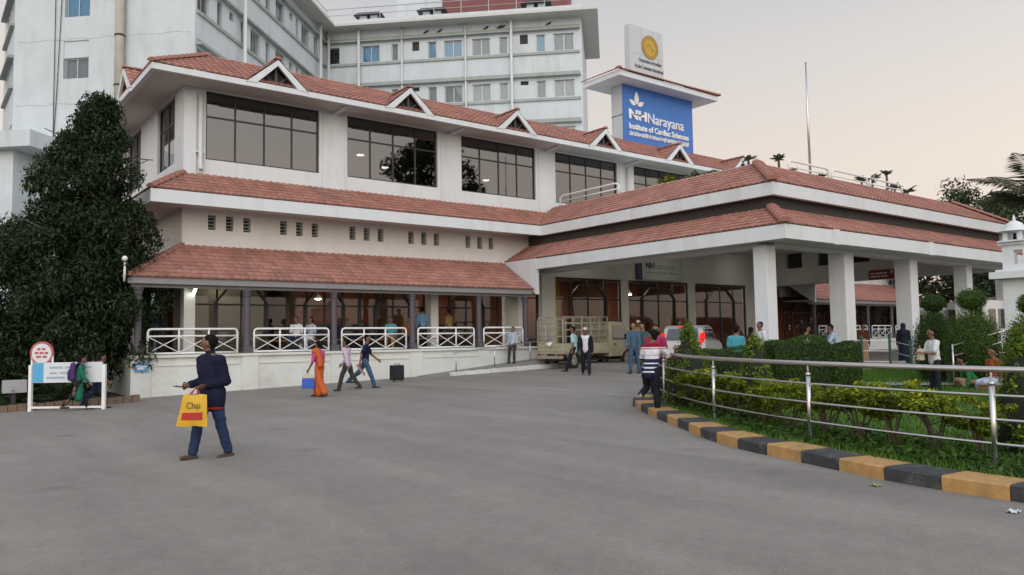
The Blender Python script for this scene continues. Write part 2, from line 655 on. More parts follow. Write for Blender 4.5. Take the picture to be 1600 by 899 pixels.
RG = np.random.default_rng(11)
def leaves(pts, nrm, ln, wd, jitter=.7, droop=0.0, long_up=0.0):
    """rhombic leaf quads at pts, facing roughly nrm"""
    N = len(pts)
    n_ = nrm+RG.normal(0, jitter, (N, 3))
    n_ /= np.linalg.norm(n_, axis=1)[:, None]+1e-9
    r_ = RG.normal(0, 1, (N, 3))
    r_[:, 2] += long_up-droop
    a = np.cross(n_, np.cross(r_, n_))
    a /= np.linalg.norm(a, axis=1)[:, None]+1e-9
    b = np.cross(n_, a)
    sc_ = RG.uniform(.6, 1.3, (N, 1))
    L, W_ = a*ln*sc_, b*wd*sc_
    return np.stack([pts-L*.5, pts+W_*.5-L*.05+n_*ln*.06, pts+L*.5, pts-W_*.5-L*.05+n_*ln*.06], axis=1)

def ellip_pts(clumps, n, shell=.45):
    """points through ellipsoid clumps, denser to the shell"""
    w = np.array([c[3]*c[4]*c[5] if len(c) < 7 else c[6] for c in clumps], float)
    w = w**.7
    cnt = RG.multinomial(n, w/w.sum())
    P, Nn = [], []
    for c, m_ in zip(clumps, cnt):
        d = RG.normal(0, 1, (m_, 3))
        d /= np.linalg.norm(d, axis=1)[:, None]
        r_ = shell+(1-shell)*RG.random((m_, 1))**.6
        r_ *= 1+.10*RG.normal(0, 1, (m_, 1))
        R_ = np.array(c[3:6])
        P.append(np.array(c[:3])+d*r_*R_)
        q = d/R_
        Nn.append(q/np.linalg.norm(q, axis=1)[:, None])
    return np.concatenate(P), np.concatenate(Nn)

# grass blades, thick near the kerb
m_grass = M_leaf('grass_blade', (.05, .105, .016), (.12, .24, .04), rough=.7)
tt = RG.random(52000)
jj = RG.random(52000)**1.7
lfA = np.array([(p.x, p.y) for p in lf])
idx = np.clip((tt*80).astype(int), 0, 79)
fr = (tt*80-idx)[:, None]
pa = lfA[idx]*(1-fr)+lfA[idx+1]*fr
qa = np.stack([np.full(len(tt), 26.0), 13.0-14.5*tt], 1)
gp = pa*(1-jj[:, None])+qa*jj[:, None]
gzv = np.array([gz(x, y) for x, y in gp])+.08
base = np.stack([gp[:, 0], gp[:, 1], gzv], 1)
ang = RG.random(len(base))*6.283
wv = np.stack([np.cos(ang), np.sin(ang), 0*ang], 1)*(.012+.012*jj[:, None])
hv = np.stack([RG.normal(0, .03, len(base)), RG.normal(0, .03, len(base)), RG.uniform(.06, .15, len(base))], 1)
gr = np_mesh('grass', np.stack([base-wv, base+wv, base+hv], 1), 3, m_grass)
tag(gr, 'short green grass growing on the garden lawn', 'grass', kind='stuff')

# ------------------------------------------------------------------ clay tile roofs
def set_rnd_attr(me, vals):
    at = me.attributes.new('rnd', 'FLOAT', 'FACE')
    at.data.foreach_set('value', np.array(vals, np.float32))

TW, TL = .25, .27
PROF = [(0, 0), (.14, .018), (.34, .028), (.6, .025), (.82, .010), (1, 0)]
def tile_cell(u0, v0, u1, v1, lim, P, V, Fc):
    """one tile: rolled section, lower lip standing proud of the row below"""
    b = len(V)
    n = len(PROF)
    for s_, lift in ((0, .038), (1, .010)):
        v = v0 if s_ == 0 else v1+.03
        for (q, h) in PROF:
            u = lim(u0+(u1-u0)*q, v)
            V.append(P(u, v, lift+h))
    for (q, h) in PROF:
        u = lim(u0+(u1-u0)*q, v0)
        V.append(P(u, v0, -.005+h*.6))
    for i in range(n-1):
        Fc.append((b+i, b+i+1, b+n+i+1, b+n+i))
        Fc.append((b+2*n+i, b+2*n+i+1, b+i+1, b+i))
    return 2*(n-1)

_tile_mesh = {}
def tile_roof(parent, A, B, D, C, U=None, single=0, near=None, wp=True):
    """A-B eave, D-C top edge. Joined tiles, plus up to `single` whole tiles as objects of their own"""
    A, B, D, C = Vector(A), Vector(B), Vector(D), Vector(C)
    U = (B-A).normalized() if U is None else Vector(U).normalized()
    w = D-A
    Vv = w-U*w.dot(U)
    Lv = Vv.length
    Vd = Vv/Lv
    Nn = U.cross(Vd)
    if Nn.z < 0:
        Nn = -Nn
    eL, eR, tL, tR = 0.0, (B-A).dot(U), (D-A).dot(U), (C-A).dot(U)
    def lim(u, v):
        t = min(1, max(0, v/Lv))
        lo, hi = eL+(tL-eL)*t, eR+(tR-eR)*t
        return min(max(u, min(lo, hi)), max(lo, hi))
    def P(u, v, h):
        return tuple(A+U*u+Vd*v+Nn*h)
    nr = max(1, round(Lv/TL))
    tl = Lv/nr
    umin, umax = min(eL, tL), max(eR, tR)
    c0, c1 = math.floor(umin/TW), math.ceil(umax/TW)
    V, Fc, rv = [], [], []
    whole = []
    for r in range(nr):
        v0, v1 = r*tl, (r+1)*tl
        for c in range(c0, c1):
            u0, u1 = c*TW, (c+1)*TW
            a0, a1 = lim(u0, v0), lim(u1, v0)
            b0, b1 = lim(u0, v1+.03), lim(u1, v1+.03)
            if a1-a0 < .01 and b1-b0 < .01:
                continue
            if abs(a0-u0)+abs(a1-u1)+abs(b0-u0)+abs(b1-u1) < 1e-6:
                whole.append((u0, v0))
            else:
                k_ = tile_cell(u0, v0, u1, v1, lim, P, V, Fc)
                rv += [rnd.random()]*k_
    if single and near is not None:
        whole.sort(key=lambda q: (A+U*q[0]+Vd*q[1]-Vector(near)).length)
    solo, rest = whole[:single], whole[single:]
    for (u0, v0) in rest:
        k_ = tile_cell(u0, v0, u0+TW, v0+tl, lim, P, V, Fc)
        rv += [rnd.random()]*k_
    if V:
        me = bpy.data.meshes.new('clay_tiles')
        me.from_pydata(V, [], Fc)
        me.materials.append(m_tile)
        set_rnd_attr(me, rv)
        o = bpy.data.objects.new('clay_tiles', me)
        link(o, parent, wp)
        o['kind'] = 'stuff'
    if solo:
        metas = []
        for q in range(6):
            v_, f_ = [], []
            tile_cell(0, 0, TW, tl, lambda u, v: u, lambda u, v, h: (u, v, h), v_, f_)
            me = bpy.data.meshes.new('roof_tile')
            me.from_pydata(v_, [], f_)
            me.materials.append(m_tile)
            set_rnd_attr(me, [q/5]*len(f_))
            metas.append(me)
        rot = Matrix((U, Vd, U.cross(Vd))).transposed().to_4x4()
        flip = U.cross(Vd).z < 0
        for (u0, v0) in solo:
            o = bpy.data.objects.new('roof_tile', rnd.choice(metas))
            m4 = rot.copy()
            if flip:
                m4 = rot @ Matrix.Diagonal((1, 1, -1, 1))
            m4.translation = A+U*u0+Vd*v0+Nn*rnd.uniform(-.004, .006)
            link(o, parent)
            o.matrix_parent_inverse = Matrix.Translation(-Vector(parent_world(parent)))
            o.matrix_basis = m4
def parent_world(p):
    v = Vector((0, 0, 0))
    while p is not None:
        v = v+Vector(p.location)
        p = None if p.parent is None else None
    return v

_ridge = {}
def ridge_tiles(parent, A, B, r=.13, ln=.36):
    """row of half-round cap tiles from A (low) up to B, each an object"""
    A, B = Vector(A), Vector(B)
    d = (B-A)
    n = max(1, round(d.length/ln))
    L = d.length/n
    d.normalize()
    s = Vector((d.y, -d.x, 0)).normalized()
    t = s.cross(d)
    if t.z < 0: t = -t
    key = (round(L, 3), r)
    if key not in _ridge:
        V, Fc = [], []
        m_ = 8
        for (x, rr) in ((-.04, r*1.12), (L*.18, r*1.06), (L+.02, r*.9)):
            for k_ in range(m_+1):
                a = math.pi*k_/m_
                V.append((rr*math.cos(a)*1.1, x, rr*math.sin(a)*.8-.02))
        for i in range(2):
            for k_ in range(m_):
                a = i*(m_+1)+k_
                Fc.append((a, a+1, a+m_+2, a+m_+1))
        Fc.append(tuple(range(m_+1)))
        me = bpy.data.meshes.new('ridge_tile')
        me.from_pydata(V, [], Fc)
        me.materials.append(m_tile)
        set_rnd_attr(me, [.4]*len(Fc))
        _ridge[key] = me
    m4 = Matrix((s, d, t)).transposed().to_4x4()
    for i in range(n):
        o = bpy.data.objects.new('ridge_tile', _ridge[key])
        link(o, parent)
        o.matrix_parent_inverse = Matrix.Translation(-parent_world(parent))
        q = m4.copy()
        q.translation = A+d*(L*i)
        o.matrix_basis = q

# ------------------------------------------------------------------ main building
YW, XC = 27.6, 7.25
FF = ((0, YW, 0), (1, 0, 0), (0, -1, 0))       # facade frame: u = x, d toward the viewer
FS = ((XC, 0, 0), (0, 1, 0), (-1, 0, 0))       # left side wall: u = y
XE = 58.0                                      # right end of the block
bld = thing('hospital_building', 'white two storey hospital front with red clay tile roofs and big dark windows', 'building', (30, YW, .4))
MULL = {}
def window(parent, F, u0, u1, z0, z1, cols, tran=None, glass=None, fm=None, d=-.12, fw_=.06, name='window', chamfer=False, cols_low=None):
    """dark framed window: frame part with pane sub-parts"""
    glass = glass or m_glass
    fm = fm or m_frame
    mb = MB()
    mb.fbox(F, u0, u0+fw_, d-.05, d+.03, z0, z1).fbox(F, u1-fw_, u1, d-.05, d+.03, z0, z1)
    mb.fbox(F, u0+fw_, u1-fw_, d-.05, d+.03, z0, z0+fw_).fbox(F, u0+fw_, u1-fw_, d-.05, d+.03, z1-fw_, z1)
    us = [u0+(u1-u0)*i/cols for i in range(cols+1)]
    for u in us[1:-1]:
        mb.fbox(F, u-fw_/2, u+fw_/2, d-.045, d+.022, z0+fw_, z1-fw_)
    zs = [z0, z1]
    if tran:
        zs = [z0, tran, z1]
        for a, b in zip(us, us[1:]):
            mb.fbox(F, a+fw_/2, b-fw_/2, d-.04, d+.018, tran-fw_/2, tran+fw_/2)
    if chamfer:
        um = (u0+u1)/2
        hw = (u1-u0)*.27
        zt = z1-.34
        for sgn in (-1, 1):
            a = fbase(F, um+sgn*hw, d+.03, z0)
            b = fbase(F, um+sgn*hw, d+.03, zt-.55)
            c = fbase(F, um+sgn*hw*.5, d+.03, zt)
            mb.bar(a, b, .09, .06).bar(b, c, .09, .06)
        mb.bar(fbase(F, um-hw*.5, d+.03, zt), fbase(F, um+hw*.5, d+.03, zt), .09, .06)
    o = mb.build(name, fm, parent)
    for a, b in zip(us, us[1:]):
        for c, e_ in zip(zs, zs[1:]):
            g_ = MB().fbox(F, a+.02, b-.02, d-.016, d-.004, c+.02, e_-.02)
            g_.build('pane', glass, o, wp=False)
    return o
def fix_wp(o):
    pass

S, WL, WR = 5.339, 8.0, 12.18
# --- walls of the upper floor
up_ops = [(WL+i*S, WR+i*S-.05*(i > 0)-.1*(i > 1)*0, 7.98, 10.40) for i in range(9)]
mb = MB()
wall_open(mb, FF, XC, XE, 7.25, 10.70, up_ops, -.28, 0)
side_ops = [(28.7, 31.1, 7.95, 10.38), (33.8, 36.2, 7.95, 10.38)]
wall_open(mb, FS, YW+.28, 40, 7.25, 10.70, side_ops, -.28, 0)
mb.fbox(FF, XC, XC+.42, .0, .06, 7.2, 10.3)                       # corner pilaster
for i in range(8):
    x = WR+i*S+.12
    mb.fbox(FF, x, WL+(i+1)*S-.12, .0, .035, 7.2, 10.32)          # piers between the windows
mb.build('upper_wall', m_white, bld)
for i in range(6):
    window(bld, FF, WL+i*S, WR+i*S-.05*(i > 0), 7.98, 10.40, 4, 9.52)
for a, b, c, d_ in side_ops:
    window(bld, FS, a, b, c, d_, 2, 9.52)
# --- middle wall with vents, ground floor wall
mid = MB()
v_ops = []
for g_ in (8.1, 10.66, 13.42, 16.03, 18.85):
    for j in range(3):
        v_ops.append((g_+j*.61, g_+j*.61+.26, 5.53, 6.04))
wall_open(mid, FF, XC, 20.95, 4.4, 7.25, v_ops, -.28, 0)
mid.fbox(FF, 20.95, 41.2, -.28, 0, 6.4, 7.25)
mid.fbox(FF, 41.2, XE, -.28, 0, 4.4, 7.25)
wall_open(mid, FS, YW+.28, 40, 4.4, 7.25, [], -.28, 0)
mid.build('middle_wall', m_cream, bld)
for (a, b, c, d_) in v_ops:
    f_ = MB()
    for q in range(4):
        f_.bar(fbase(FF, a+.01, -.09, c+.08+q*.12), fbase(FF, b-.01, -.09, c+.08+q*.12), .05, .012, side=(0, -.7, .7))
    o = f_.build('vent', m_band, bld)
    MB().fbox(FF, a-.01, b+.01, -.30, -.285, c-.02, d_+.02).build('vent_back', m_void, o, wp=False)
MB().box(XE, XE+.25, YW-.3, 44, .2, 10.7).build('end_wall', m_cream, bld)
# --- roof deck behind the tile skirts and slabs
mb = MB()
mb.box(XC+1.2, XE, YW+1.2, 44, 11.5, 11.62)
mb.build('roof_slab', m_soffit, bld)
MB().box(XC+.29, XE, YW+.3, 44, 7.05, 7.22).build('floor_slab', m_soffit, bld)
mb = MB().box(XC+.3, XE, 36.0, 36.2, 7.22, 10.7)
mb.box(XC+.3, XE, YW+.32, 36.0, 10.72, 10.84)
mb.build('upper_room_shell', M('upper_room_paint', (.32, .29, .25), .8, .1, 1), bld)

# --- tile skirts
roof_u = MB()
def fascia(mb, o_, z0, z1, x0, x1, ys, y1, th=.16):
    mb.box(x0, x1, ys, ys+th, z0, z1)                 # front board
    mb.box(x0, x0+th, ys+th, y1, z0, z1)              # left board
E1, E2, E3 = 1.338, 1.30, 2.12
mb = MB()
fascia(mb, E1, 10.40, 10.60, XC-E1, XE, YW-E1, 40)
r1 = mb.build('upper_roof', m_white, bld)
MB().box(XC-E1+.16, XE, YW-E1+.16, YW-.002, 10.44, 10.50).build('soffit', m_soffit, r1, wp=False)
MB().box(XC-E1+.16, XC-.002, YW-.002, 40, 10.44, 10.50).build('soffit', m_soffit, r1, wp=False)
T1 = 2.45
k1 = .58
zt1 = 10.62+k1*T1
x0, y0 = XC-E1, YW-E1
tile_roof(r1, (x0, y0, 10.62), (XE, y0, 10.62), (x0+T1, y0+T1, zt1), (XE, y0+T1, zt1), wp=False)
tile_roof(r1, (x0, 40, 10.62), (x0, y0, 10.62), (x0+T1, 40, zt1), (x0+T1, y0+T1, zt1), wp=False)
ridge_tiles(r1, (x0+.02, y0+.02, 10.68), (x0+T1, y0+T1, zt1+.06))
# eave brackets
for i in range(10):
    x = WR+i*S+.62
    MB().prism([(0, 10.30), (0, 10.44), (-1.0, 10.44), (-1.0, 10.38)], ((x-.09, YW, 0), (0, 1, 0), (1, 0, 0)), 0, .18).build('bracket', m_white, bld)
# gables on the eave
def gable(F, u, half=1.10, zb=10.58, za=11.50):
    O, U, N = F
    mb = MB()
    t = .15
    mb.prism([(u-half, zb-.19), (u+half, zb-.19), (u+half-.05, zb), (u-half+.05, zb)], F, E1+.0, E1+.05)
    for sg in (-1, 1):
        mb.prism([(u+sg*half, zb-.04), (u, za), (u, za-.21), (u+sg*(half-.36), zb-.02)], F, E1-.02, E1+.07)
    o = mb.build('gable', m_white, r1, wp=False)
    # timber inside, set back
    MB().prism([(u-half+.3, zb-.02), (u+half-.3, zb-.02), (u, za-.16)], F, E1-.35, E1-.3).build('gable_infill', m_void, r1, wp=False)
    tb = MB()
    tb.bar(fbase(F, u, E1-.16, zb), fbase(F, u, E1-.16, za-.2), .09, .06)
    for sg in (-1, 1):
        tb.bar(fbase(F, u, E1-.18, zb+.02), fbase(F, u+sg*.42, E1-.18, zb+.42), .07, .05)
    tb.build('gable_strut', M_truss, r1, wp=False)
    yb = (za-10.62)/k1                               # run back to the main slope
    fr_, bk = E1+.04, E1-yb
    for sg in (-1, 1):
        A = fbase(F, u+sg*half, fr_, zb)
        top0 = fbase(F, u, fr_, za+.02)
        top1 = fbase(F, u, bk, za+.02)
        Udir = (top1-top0)
        tile_roof(r1, A, A, top0, top1, U=Udir, wp=False)
    ridge_tiles(r1, fbase(F, u, fr_, za+.05), fbase(F, u, bk, za+.05), r=.11)
M_truss = M('gable_timber', (.07, .075, .09), .7, .1, 5)
G0 = 10.03
for i in (0, 1, 2, 3, 4, 5, 6):
    gable(FF, G0+i*S)
gable(FS, 30.2)

mb = MB()
fascia(mb, E2, 6.13, 6.55, XC-E2, 22.1, YW-E2, 40)
r2 = mb.build('middle_roof', m_white, bld)
MB().box(42.3, XE, YW-E2, YW-E2+.16, 6.13, 6.55).build('fascia_board', m_white, bld)
sf = MB().box(XC-E2+.16, 22.0, YW-E2+.16, YW-.002, 6.22, 6.28)
sf.box(XC-E2+.16, XC-.002, YW-.002, 40, 6.22, 6.28)
sf.build('soffit', m_soffit, r2, wp=False)
x0, y0 = XC-E2, YW-E2
tile_roof(r2, (x0, y0, 6.57), (21.98, y0, 6.57), (XC, YW, 7.42), (21.98+1.3, YW, 7.42), wp=False)
tile_roof(r2, (x0, 40, 6.57), (x0, y0, 6.57), (XC, 40, 7.42), (XC, YW, 7.42), wp=False)
ridge_tiles(r2, (x0+.02, y0+.02, 6.63), (XC, YW, 7.46))

# lowest roof over the verandah
M_beam = M('verandah_beam_paint', (.24, .235, .24), .7, .1, 2)
def ver_roof(name, x0, x1, left_hip, right_hip):
    y0, ze, zt = YW-E3, 3.66, 4.93
    mb = MB()
    mb.box(x0+.05, x1-.05, y0+.06, y0+.14, 3.46, 3.665)
    rr = mb.build(name, M_beam, bld)
    a = (x0+E3, YW, zt) if left_hip else (x0, YW, zt)
    b = (x1-E3, YW, zt) if right_hip else (x1, YW, zt)
    tile_roof(rr, (x0, y0, ze), (x1, y0, ze), a, b, wp=False)
    if left_hip:
        tile_roof(rr, (x0, 38, ze), (x0, y0, ze), (x0+E3, 38, zt), (x0+E3, YW, zt), wp=False)
        ridge_tiles(rr, (x0+.02, y0+.02, ze+.05), (x0+E3, YW, zt+.05), r=.1)
    if right_hip:
        tile_roof(rr, (x1, y0, ze), (x1, 38, ze), (x1-E3, YW, zt), (x1-E3, 38, zt), wp=False)
        ridge_tiles(rr, (x1-.02, y0+.02, ze+.05), (x1-E3, YW, zt+.05), r=.1)
    # underside boarding
    u = MB().hexa([(x0+.1, y0+.1, 3.58), (x1-.1, y0+.1, 3.58), (x1-.1, YW-.02, 3.58), (x0+.1, YW-.02, 3.58), (x0+.1, y0+.1, 3.62), (x1-.1, y0+.1, 3.62), (x1-.1, YW-.02, 3.62), (x0+.1, YW-.02, 3.62)])
    if left_hip:
        u.box(x0+.1, XC-.02, YW-.02, 38, 3.58, 3.62)
    u.build('ceiling_board', M_vceil, rr, wp=False)
    # beam carried by the columns
    b_ = MB().box(x0+.2, x1-.2, y0+.25, y0+.45, 3.36, 3.575)
    if left_hip: b_.box(x0+.25, x0+.45, y0+.45, 38, 3.36, 3.575)
    b_.build('verandah_beam', M_beam, rr, wp=False)
    return rr
M_vceil = M('verandah_ceiling', (.42, .41, .37), .8, .08, 1)

ver_roof('verandah_roof', XC-E3, 20.86, True, False)
ver_roof('verandah_roof', 42.0, 56.6, False, True)

# verandah columns: fluted shaft on a base block
def ver_column(x, y, zf):
    mb = MB()
    mb.box(x-.15, x+.15, y-.15, y+.15, zf, zf+.22)
    prof = [(.125, zf+.22), (.13, zf+.28), (.11, zf+.34), (.105, 3.1), (.125, 3.16), (.13, 3.24), (.16, 3.3), (.16, 3.36)]
    mb.lathe((x, y, 0), prof, 14)
    return mb.build('verandah_column', m_mauve, bld)
ZF = 1.27
for x in (5.53, 8.86, 11.95, 15.14, 18.24, 20.65):
    ver_column(x, 25.83, ZF)
ver_column(5.53, 29.4, ZF)
for x in (42.6, 45.6, 48.8, 51.9, 55.0):
    ver_column(x, 25.83, ZF)
for x in (7.24, 16.85):
    MB().box(x, x+.36, YW-.36, YW+.04, ZF, 4.4).build('pier', m_cream, bld)

# ground-floor glazing behind the verandah
for i, (a, b) in enumerate([(7.62, 11.0), (11.0, 13.9), (13.9, 16.83), (17.22, 20.6)]):
    window(bld, FF, a, b, ZF, 3.9, 4, 2.95, glass=m_glass_hall, chamfer=True, name='shopfront')
mb = MB()
mb.fbox(FF, XC, 20.95, -.28, 0, 3.9, 4.4)
mb.build('lintel', m_cream, bld)
for i, (a, b) in enumerate([(42.4, 46), (46, 49.6), (49.6, 53.2)]):
    window(bld, FF, a, b, ZF, 3.9, 4, 2.95, glass=m_glass_hall, chamfer=True, name='shopfront')
MB().fbox(FF, 42.2, XE, -.28, 0, 3.9, 4.4).build('lintel', m_cream, bld)
# hall front under the porch
ZH = .62
bays = [(23.83, 28.28), (28.76, 33.42), (33.95, 38.52)]
for a, b in bays:
    window(bld, FF, a, b, ZH, 4.46, 4, 3.45, glass=m_glass_hall, chamfer=True, name='hall_front')
window(bld, FF, 21.9, 22.9, ZH, 4.46, 1, 3.45, glass=m_glass_hall, name='hall_front')
mb = MB()
wall_open(mb, FF, 20.95, 41.2, ZH-.4, 6.4, [(21.9, 22.9, ZH, 4.46)]+[(a, b, ZH, 4.46) for a, b in bays], -.28, 0)
mb.fbox(FF, 22.95, 23.78, 0, .12, ZH-.4, 6.2)
mb.build('hall_wall', m_cream, bld)
# hall interior: floor, ceiling, clay coloured back wall, dark counters
M_terra = M('terracotta_wall', (.42, .13, .07), .7, .15, 1.0)
M_navy = M('navy_counter', (.03, .035, .07), .5, .15, 2)
M_yell = M('yellow_panel', (.55, .33, .03), .6, .08, 2)
M_brownw = M('brown_partition', (.20, .10, .05), .6, .2, 1)
mb = MB()
mb.box(XC+.3, XE, YW+.02, 34.0, .45, ZH)
mb.box(XC+.3, 20.9, YW+.02, 34.0, ZH, ZF-.02)
mb.build('hall_floor', M('hall_floor_tile', (.30, .28, .25), .3, .1, 1), bld)
MB().box(XC+.3, XE, YW+.29, 34.0, 4.62, 4.74).build('hall_ceiling', M('hall_ceiling_paint', (.6, .58, .54), .8, .05, 1), bld)
MB().box(XC+.3, XE, 31.6, 31.8, .45, 4.62).build('hall_back_wall', M_terra, bld)
for a, b in ((8.5, 11.6), (12.4, 16.2), (17.5, 20.5), (25.5, 28), (29.6, 33), (35, 38.4)):
    MB().box(a, b, 30.7, 31.1, ZH, 2.35).build('counter', M_navy, bld)
for a in (11.8, 16.6, 20.95, 28.5, 33.7):
    MB().box(a, a+.25, 29.2, 31.59, ZH, 4.61).build('partition', M_brownw, bld)
MB().box(23.95, 24.75, 28.3, 28.5, ZH, 4.6).build('yellow_panel', M_yell, bld)
MB().box(21.95, 22.9, 29.0, 29.2, ZH, 4.6).build('yellow_panel', M_yell, bld)
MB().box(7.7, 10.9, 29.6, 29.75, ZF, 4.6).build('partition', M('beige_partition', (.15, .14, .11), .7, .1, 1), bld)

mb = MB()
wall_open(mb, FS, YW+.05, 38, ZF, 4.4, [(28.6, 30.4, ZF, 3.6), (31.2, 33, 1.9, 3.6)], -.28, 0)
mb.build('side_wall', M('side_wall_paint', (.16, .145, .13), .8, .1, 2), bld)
# plinth of the verandah with panel joints and pilasters
mb = MB()
mb.box(5.32, 21.5, 25.62, 25.92, -.3, 1.19)
mb.box(5.32, 5.62, 25.92, 38, -.3, 1.19)
for x in (5.30, 8.62, 11.72, 14.9, 18.0):
    mb.box(x, x+.55, 25.575, 25.62, -.3, 1.19)
mb.box(5.27, 21.5, 25.53, 25.95, 1.19, 1.27)
for x0_, x1_ in ((5.9, 8.57), (9.2, 11.67), (12.3, 14.85), (15.5, 17.95)):
    mb.box(x0_, x1_, 25.59, 25.62, .93, .97)
mb.build('plinth', m_plinth, bld)
m_vft = M('verandah_floor_tile', (.22, .19, .17), .5, .1, 2)
mb = MB().box(5.62, 20.95, 25.95, YW+.02, 1.10, 1.255).box(5.62, XC+.3, YW+.02, 38, 1.10, 1.255)
mb.build('verandah_floor', m_vft, bld)
MB().box(42.0, XE, 25.95, YW, .3, 1.25).build('verandah_floor', m_vft, bld)
mb = MB().box(42.0, 57, 25.6, 25.94, .2, 1.25)
mb.build('plinth', m_plinth, bld)
# return panel where the verandah roof runs into the porch
mb = MB().prism([(YW, 4.5), (YW, 4.98), (YW-E3-.12, 4.98), (YW-E3-.12, 3.45), (YW-E3+.02, 3.5), (YW-.02, 4.85)], ((20.9, 0, 0), (0, 1, 0), (-1, 0, 0)), -.14, .0)
mb.build('return_panel', m_white, bld)
mb = MB().prism([(YW, 4.5), (YW, 4.98), (YW-E3-.12, 4.98), (YW-E3-.12, 3.45), (YW-E3+.02, 3.5), (YW-.02, 4.85)], ((42.0, 0, 0), (0, 1, 0), (-1, 0, 0)), -.14, .0)
mb.build('return_panel', m_white, bld)
# wall below the return (verandah end)
MB().box(20.95, 21.15, YW-.9, YW-.01, .5, 4.4).build('end_wall', m_cream, bld)
# drainpipes
for (x, z0_, z1_) in ((7.78, 7.55, 10.2), (28.78, 7.6, 10.2)):
    p = MB().tube([(x, YW-.16, z1_), (x, YW-.16, z0_+.12), (x, YW-.26, z0_)], .075, 10)
    o = p.build('drainpipe', m_pipe, bld, sm=True)
    MB().box(x-.13, x+.13, YW-.2, YW, 8.15, 8.2).build('pipe_clamp', m_pipe, o, wp=False)

# parts of parts keep world coordinates: their parent sits at the origin of the building frame
# ------------------------------------------------------------------ entrance porch
CX0, CX1, CY0 = 21.98, 41.2, 14.58          # upper eave
O2 = 1.07                                   # lower eave stands out this far
LX0, LX1, LY0 = CX0-O2, CX1+O2, CY0-O2
porch = thing('entrance_porch', 'wide entrance porch with two tiers of red clay tiles on white columns', 'porch', (31.5, 20, .5))
YB = YW-E2                                  # meets the middle roof here
def ring_boards(mb, x0, x1, y0, y1, z0, z1, th=.18):
    mb.box(x0, x1, y0, y0+th, z0, z1)
    mb.box(x0, x0+th, y0+th, y1, z0, z1)
    mb.box(x1-th, x1, y0+th, y1, z0, z1)
mb = MB()
ring_boards(mb, CX0, CX1, CY0, YB+.1, 6.13, 6.55)
ur = mb.build('upper_roof', m_white, porch)
mb = MB()
ring_boards(mb, LX0, LX1, LY0, YW-.01, 4.52, 4.96)
lr = mb.build('lower_roof', m_white, porch)
TU, kU = 1.9, .60
zu = 6.57+kU*TU
tile_roof(ur, (CX0, YB, 6.57), (CX0, CY0, 6.57), (CX0+TU, YB+TU, zu), (CX0+TU, CY0+TU, zu), single=110, near=(CX0, CY0, 6.6))
tile_roof(ur, (CX0, CY0, 6.57), (CX1, CY0, 6.57), (CX0+TU, CY0+TU, zu), (CX1-TU, CY0+TU, zu), single=40, near=(CX0, CY0, 6.6))
tile_roof(ur, (CX1, CY0, 6.57), (CX1, YB, 6.57), (CX1-TU, CY0+TU, zu), (CX1-TU, YB+TU, zu))
ridge_tiles(ur, (CX0-.03, CY0-.03, 6.64), (CX0+TU, CY0+TU, zu+.07), r=.17)
ridge_tiles(ur, (CX1+.03, CY0-.03, 6.64), (CX1-TU, CY0+TU, zu+.07), r=.17)
ridge_tiles(ur, (CX0+.1, YB-.05, 6.62), (CX0+1.3, YW-.1, 7.4), r=.07)
TL_, kL = 1.36, .56
zl = 4.98+kL*TL_
tile_roof(lr, (LX0, YW, 4.98), (LX0, LY0, 4.98), (LX0+TL_, YW, zl), (LX0+TL_, LY0+TL_, zl), single=110, near=(LX0, LY0, 5))
tile_roof(lr, (LX0, LY0, 4.98), (LX1, LY0, 4.98), (LX0+TL_, LY0+TL_, zl), (LX1-TL_, LY0+TL_, zl), single=40, near=(LX0, LY0, 5))
tile_roof(lr, (LX1, LY0, 4.98), (LX1, YW, 4.98), (LX1-TL_, LY0+TL_, zl), (LX1-TL_, YW, zl))
ridge_tiles(lr, (LX0-.03, LY0-.03, 5.05), (LX0+TL_, LY0+TL_, zl+.07), r=.17)
ridge_tiles(lr, (LX1+.03, LY0-.03, 5.05), (LX1-TL_, LY0+TL_, zl+.07), r=.17)
# dark recess wall between the tiers
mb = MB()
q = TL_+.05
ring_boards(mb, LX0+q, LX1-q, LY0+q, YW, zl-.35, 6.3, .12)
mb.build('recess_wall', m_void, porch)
mb = MB()
mb.box(CX0+.2, CX1-.2, CY0+.2, YW-.02, 6.36, 6.50)
mb.box(CX0+TU-.05, CX1-TU+.05, CY0+TU-.05, YW-.02, zu-.1, zu+.02)
mb.build('roof_slab', m_soffit, porch)
# soffit of the eave, edge beams, ceiling
mb = MB()
ix0, ix1, iy0 = LX0+1.0, LX1-1.0, LY0+1.05
mb.box(LX0+.19, ix0, LY0+.19, YW-.02, 4.56, 4.64)
mb.box(ix1, LX1-.19, LY0+.19, YW-.02, 4.56, 4.64)
mb.box(ix0, ix1, LY0+.19, iy0, 4.56, 4.64)
mb.build('eave_soffit', m_soffit, porch)
mb = MB()
mb.box(ix0, ix0+.55, iy0, YW-.02, 4.46, 5.3)
mb.box(ix0+.45, ix0+.55, iy0+.45, YW-.02, 5.3, 6.3)
mb.box(ix0+.55, ix1-.75, iy0, iy0+.55, 4.46, 5.3)
mb.box(ix0+.55, ix1-.75, iy0+.45, iy0+.55, 5.3, 6.3)
FB = ((ix1-.75, 0, 0), (0, 1, 0), (-1, 0, 0))
wall_open(mb, FB, iy0, YW-.02, 4.46, 6.3, [(25.19, 26.2, 5.42, 6.26), (23.2, 24.2, 5.42, 6.26), (21.2, 22.2, 5.42, 6.26)], -.3, 0)
mb.build('edge_beam', m_cream, porch)
MB().box(ix0+.2, ix1-.2, iy0+.2, YW-.02, 6.26, 6.34).build('ceiling', m_cream, porch)

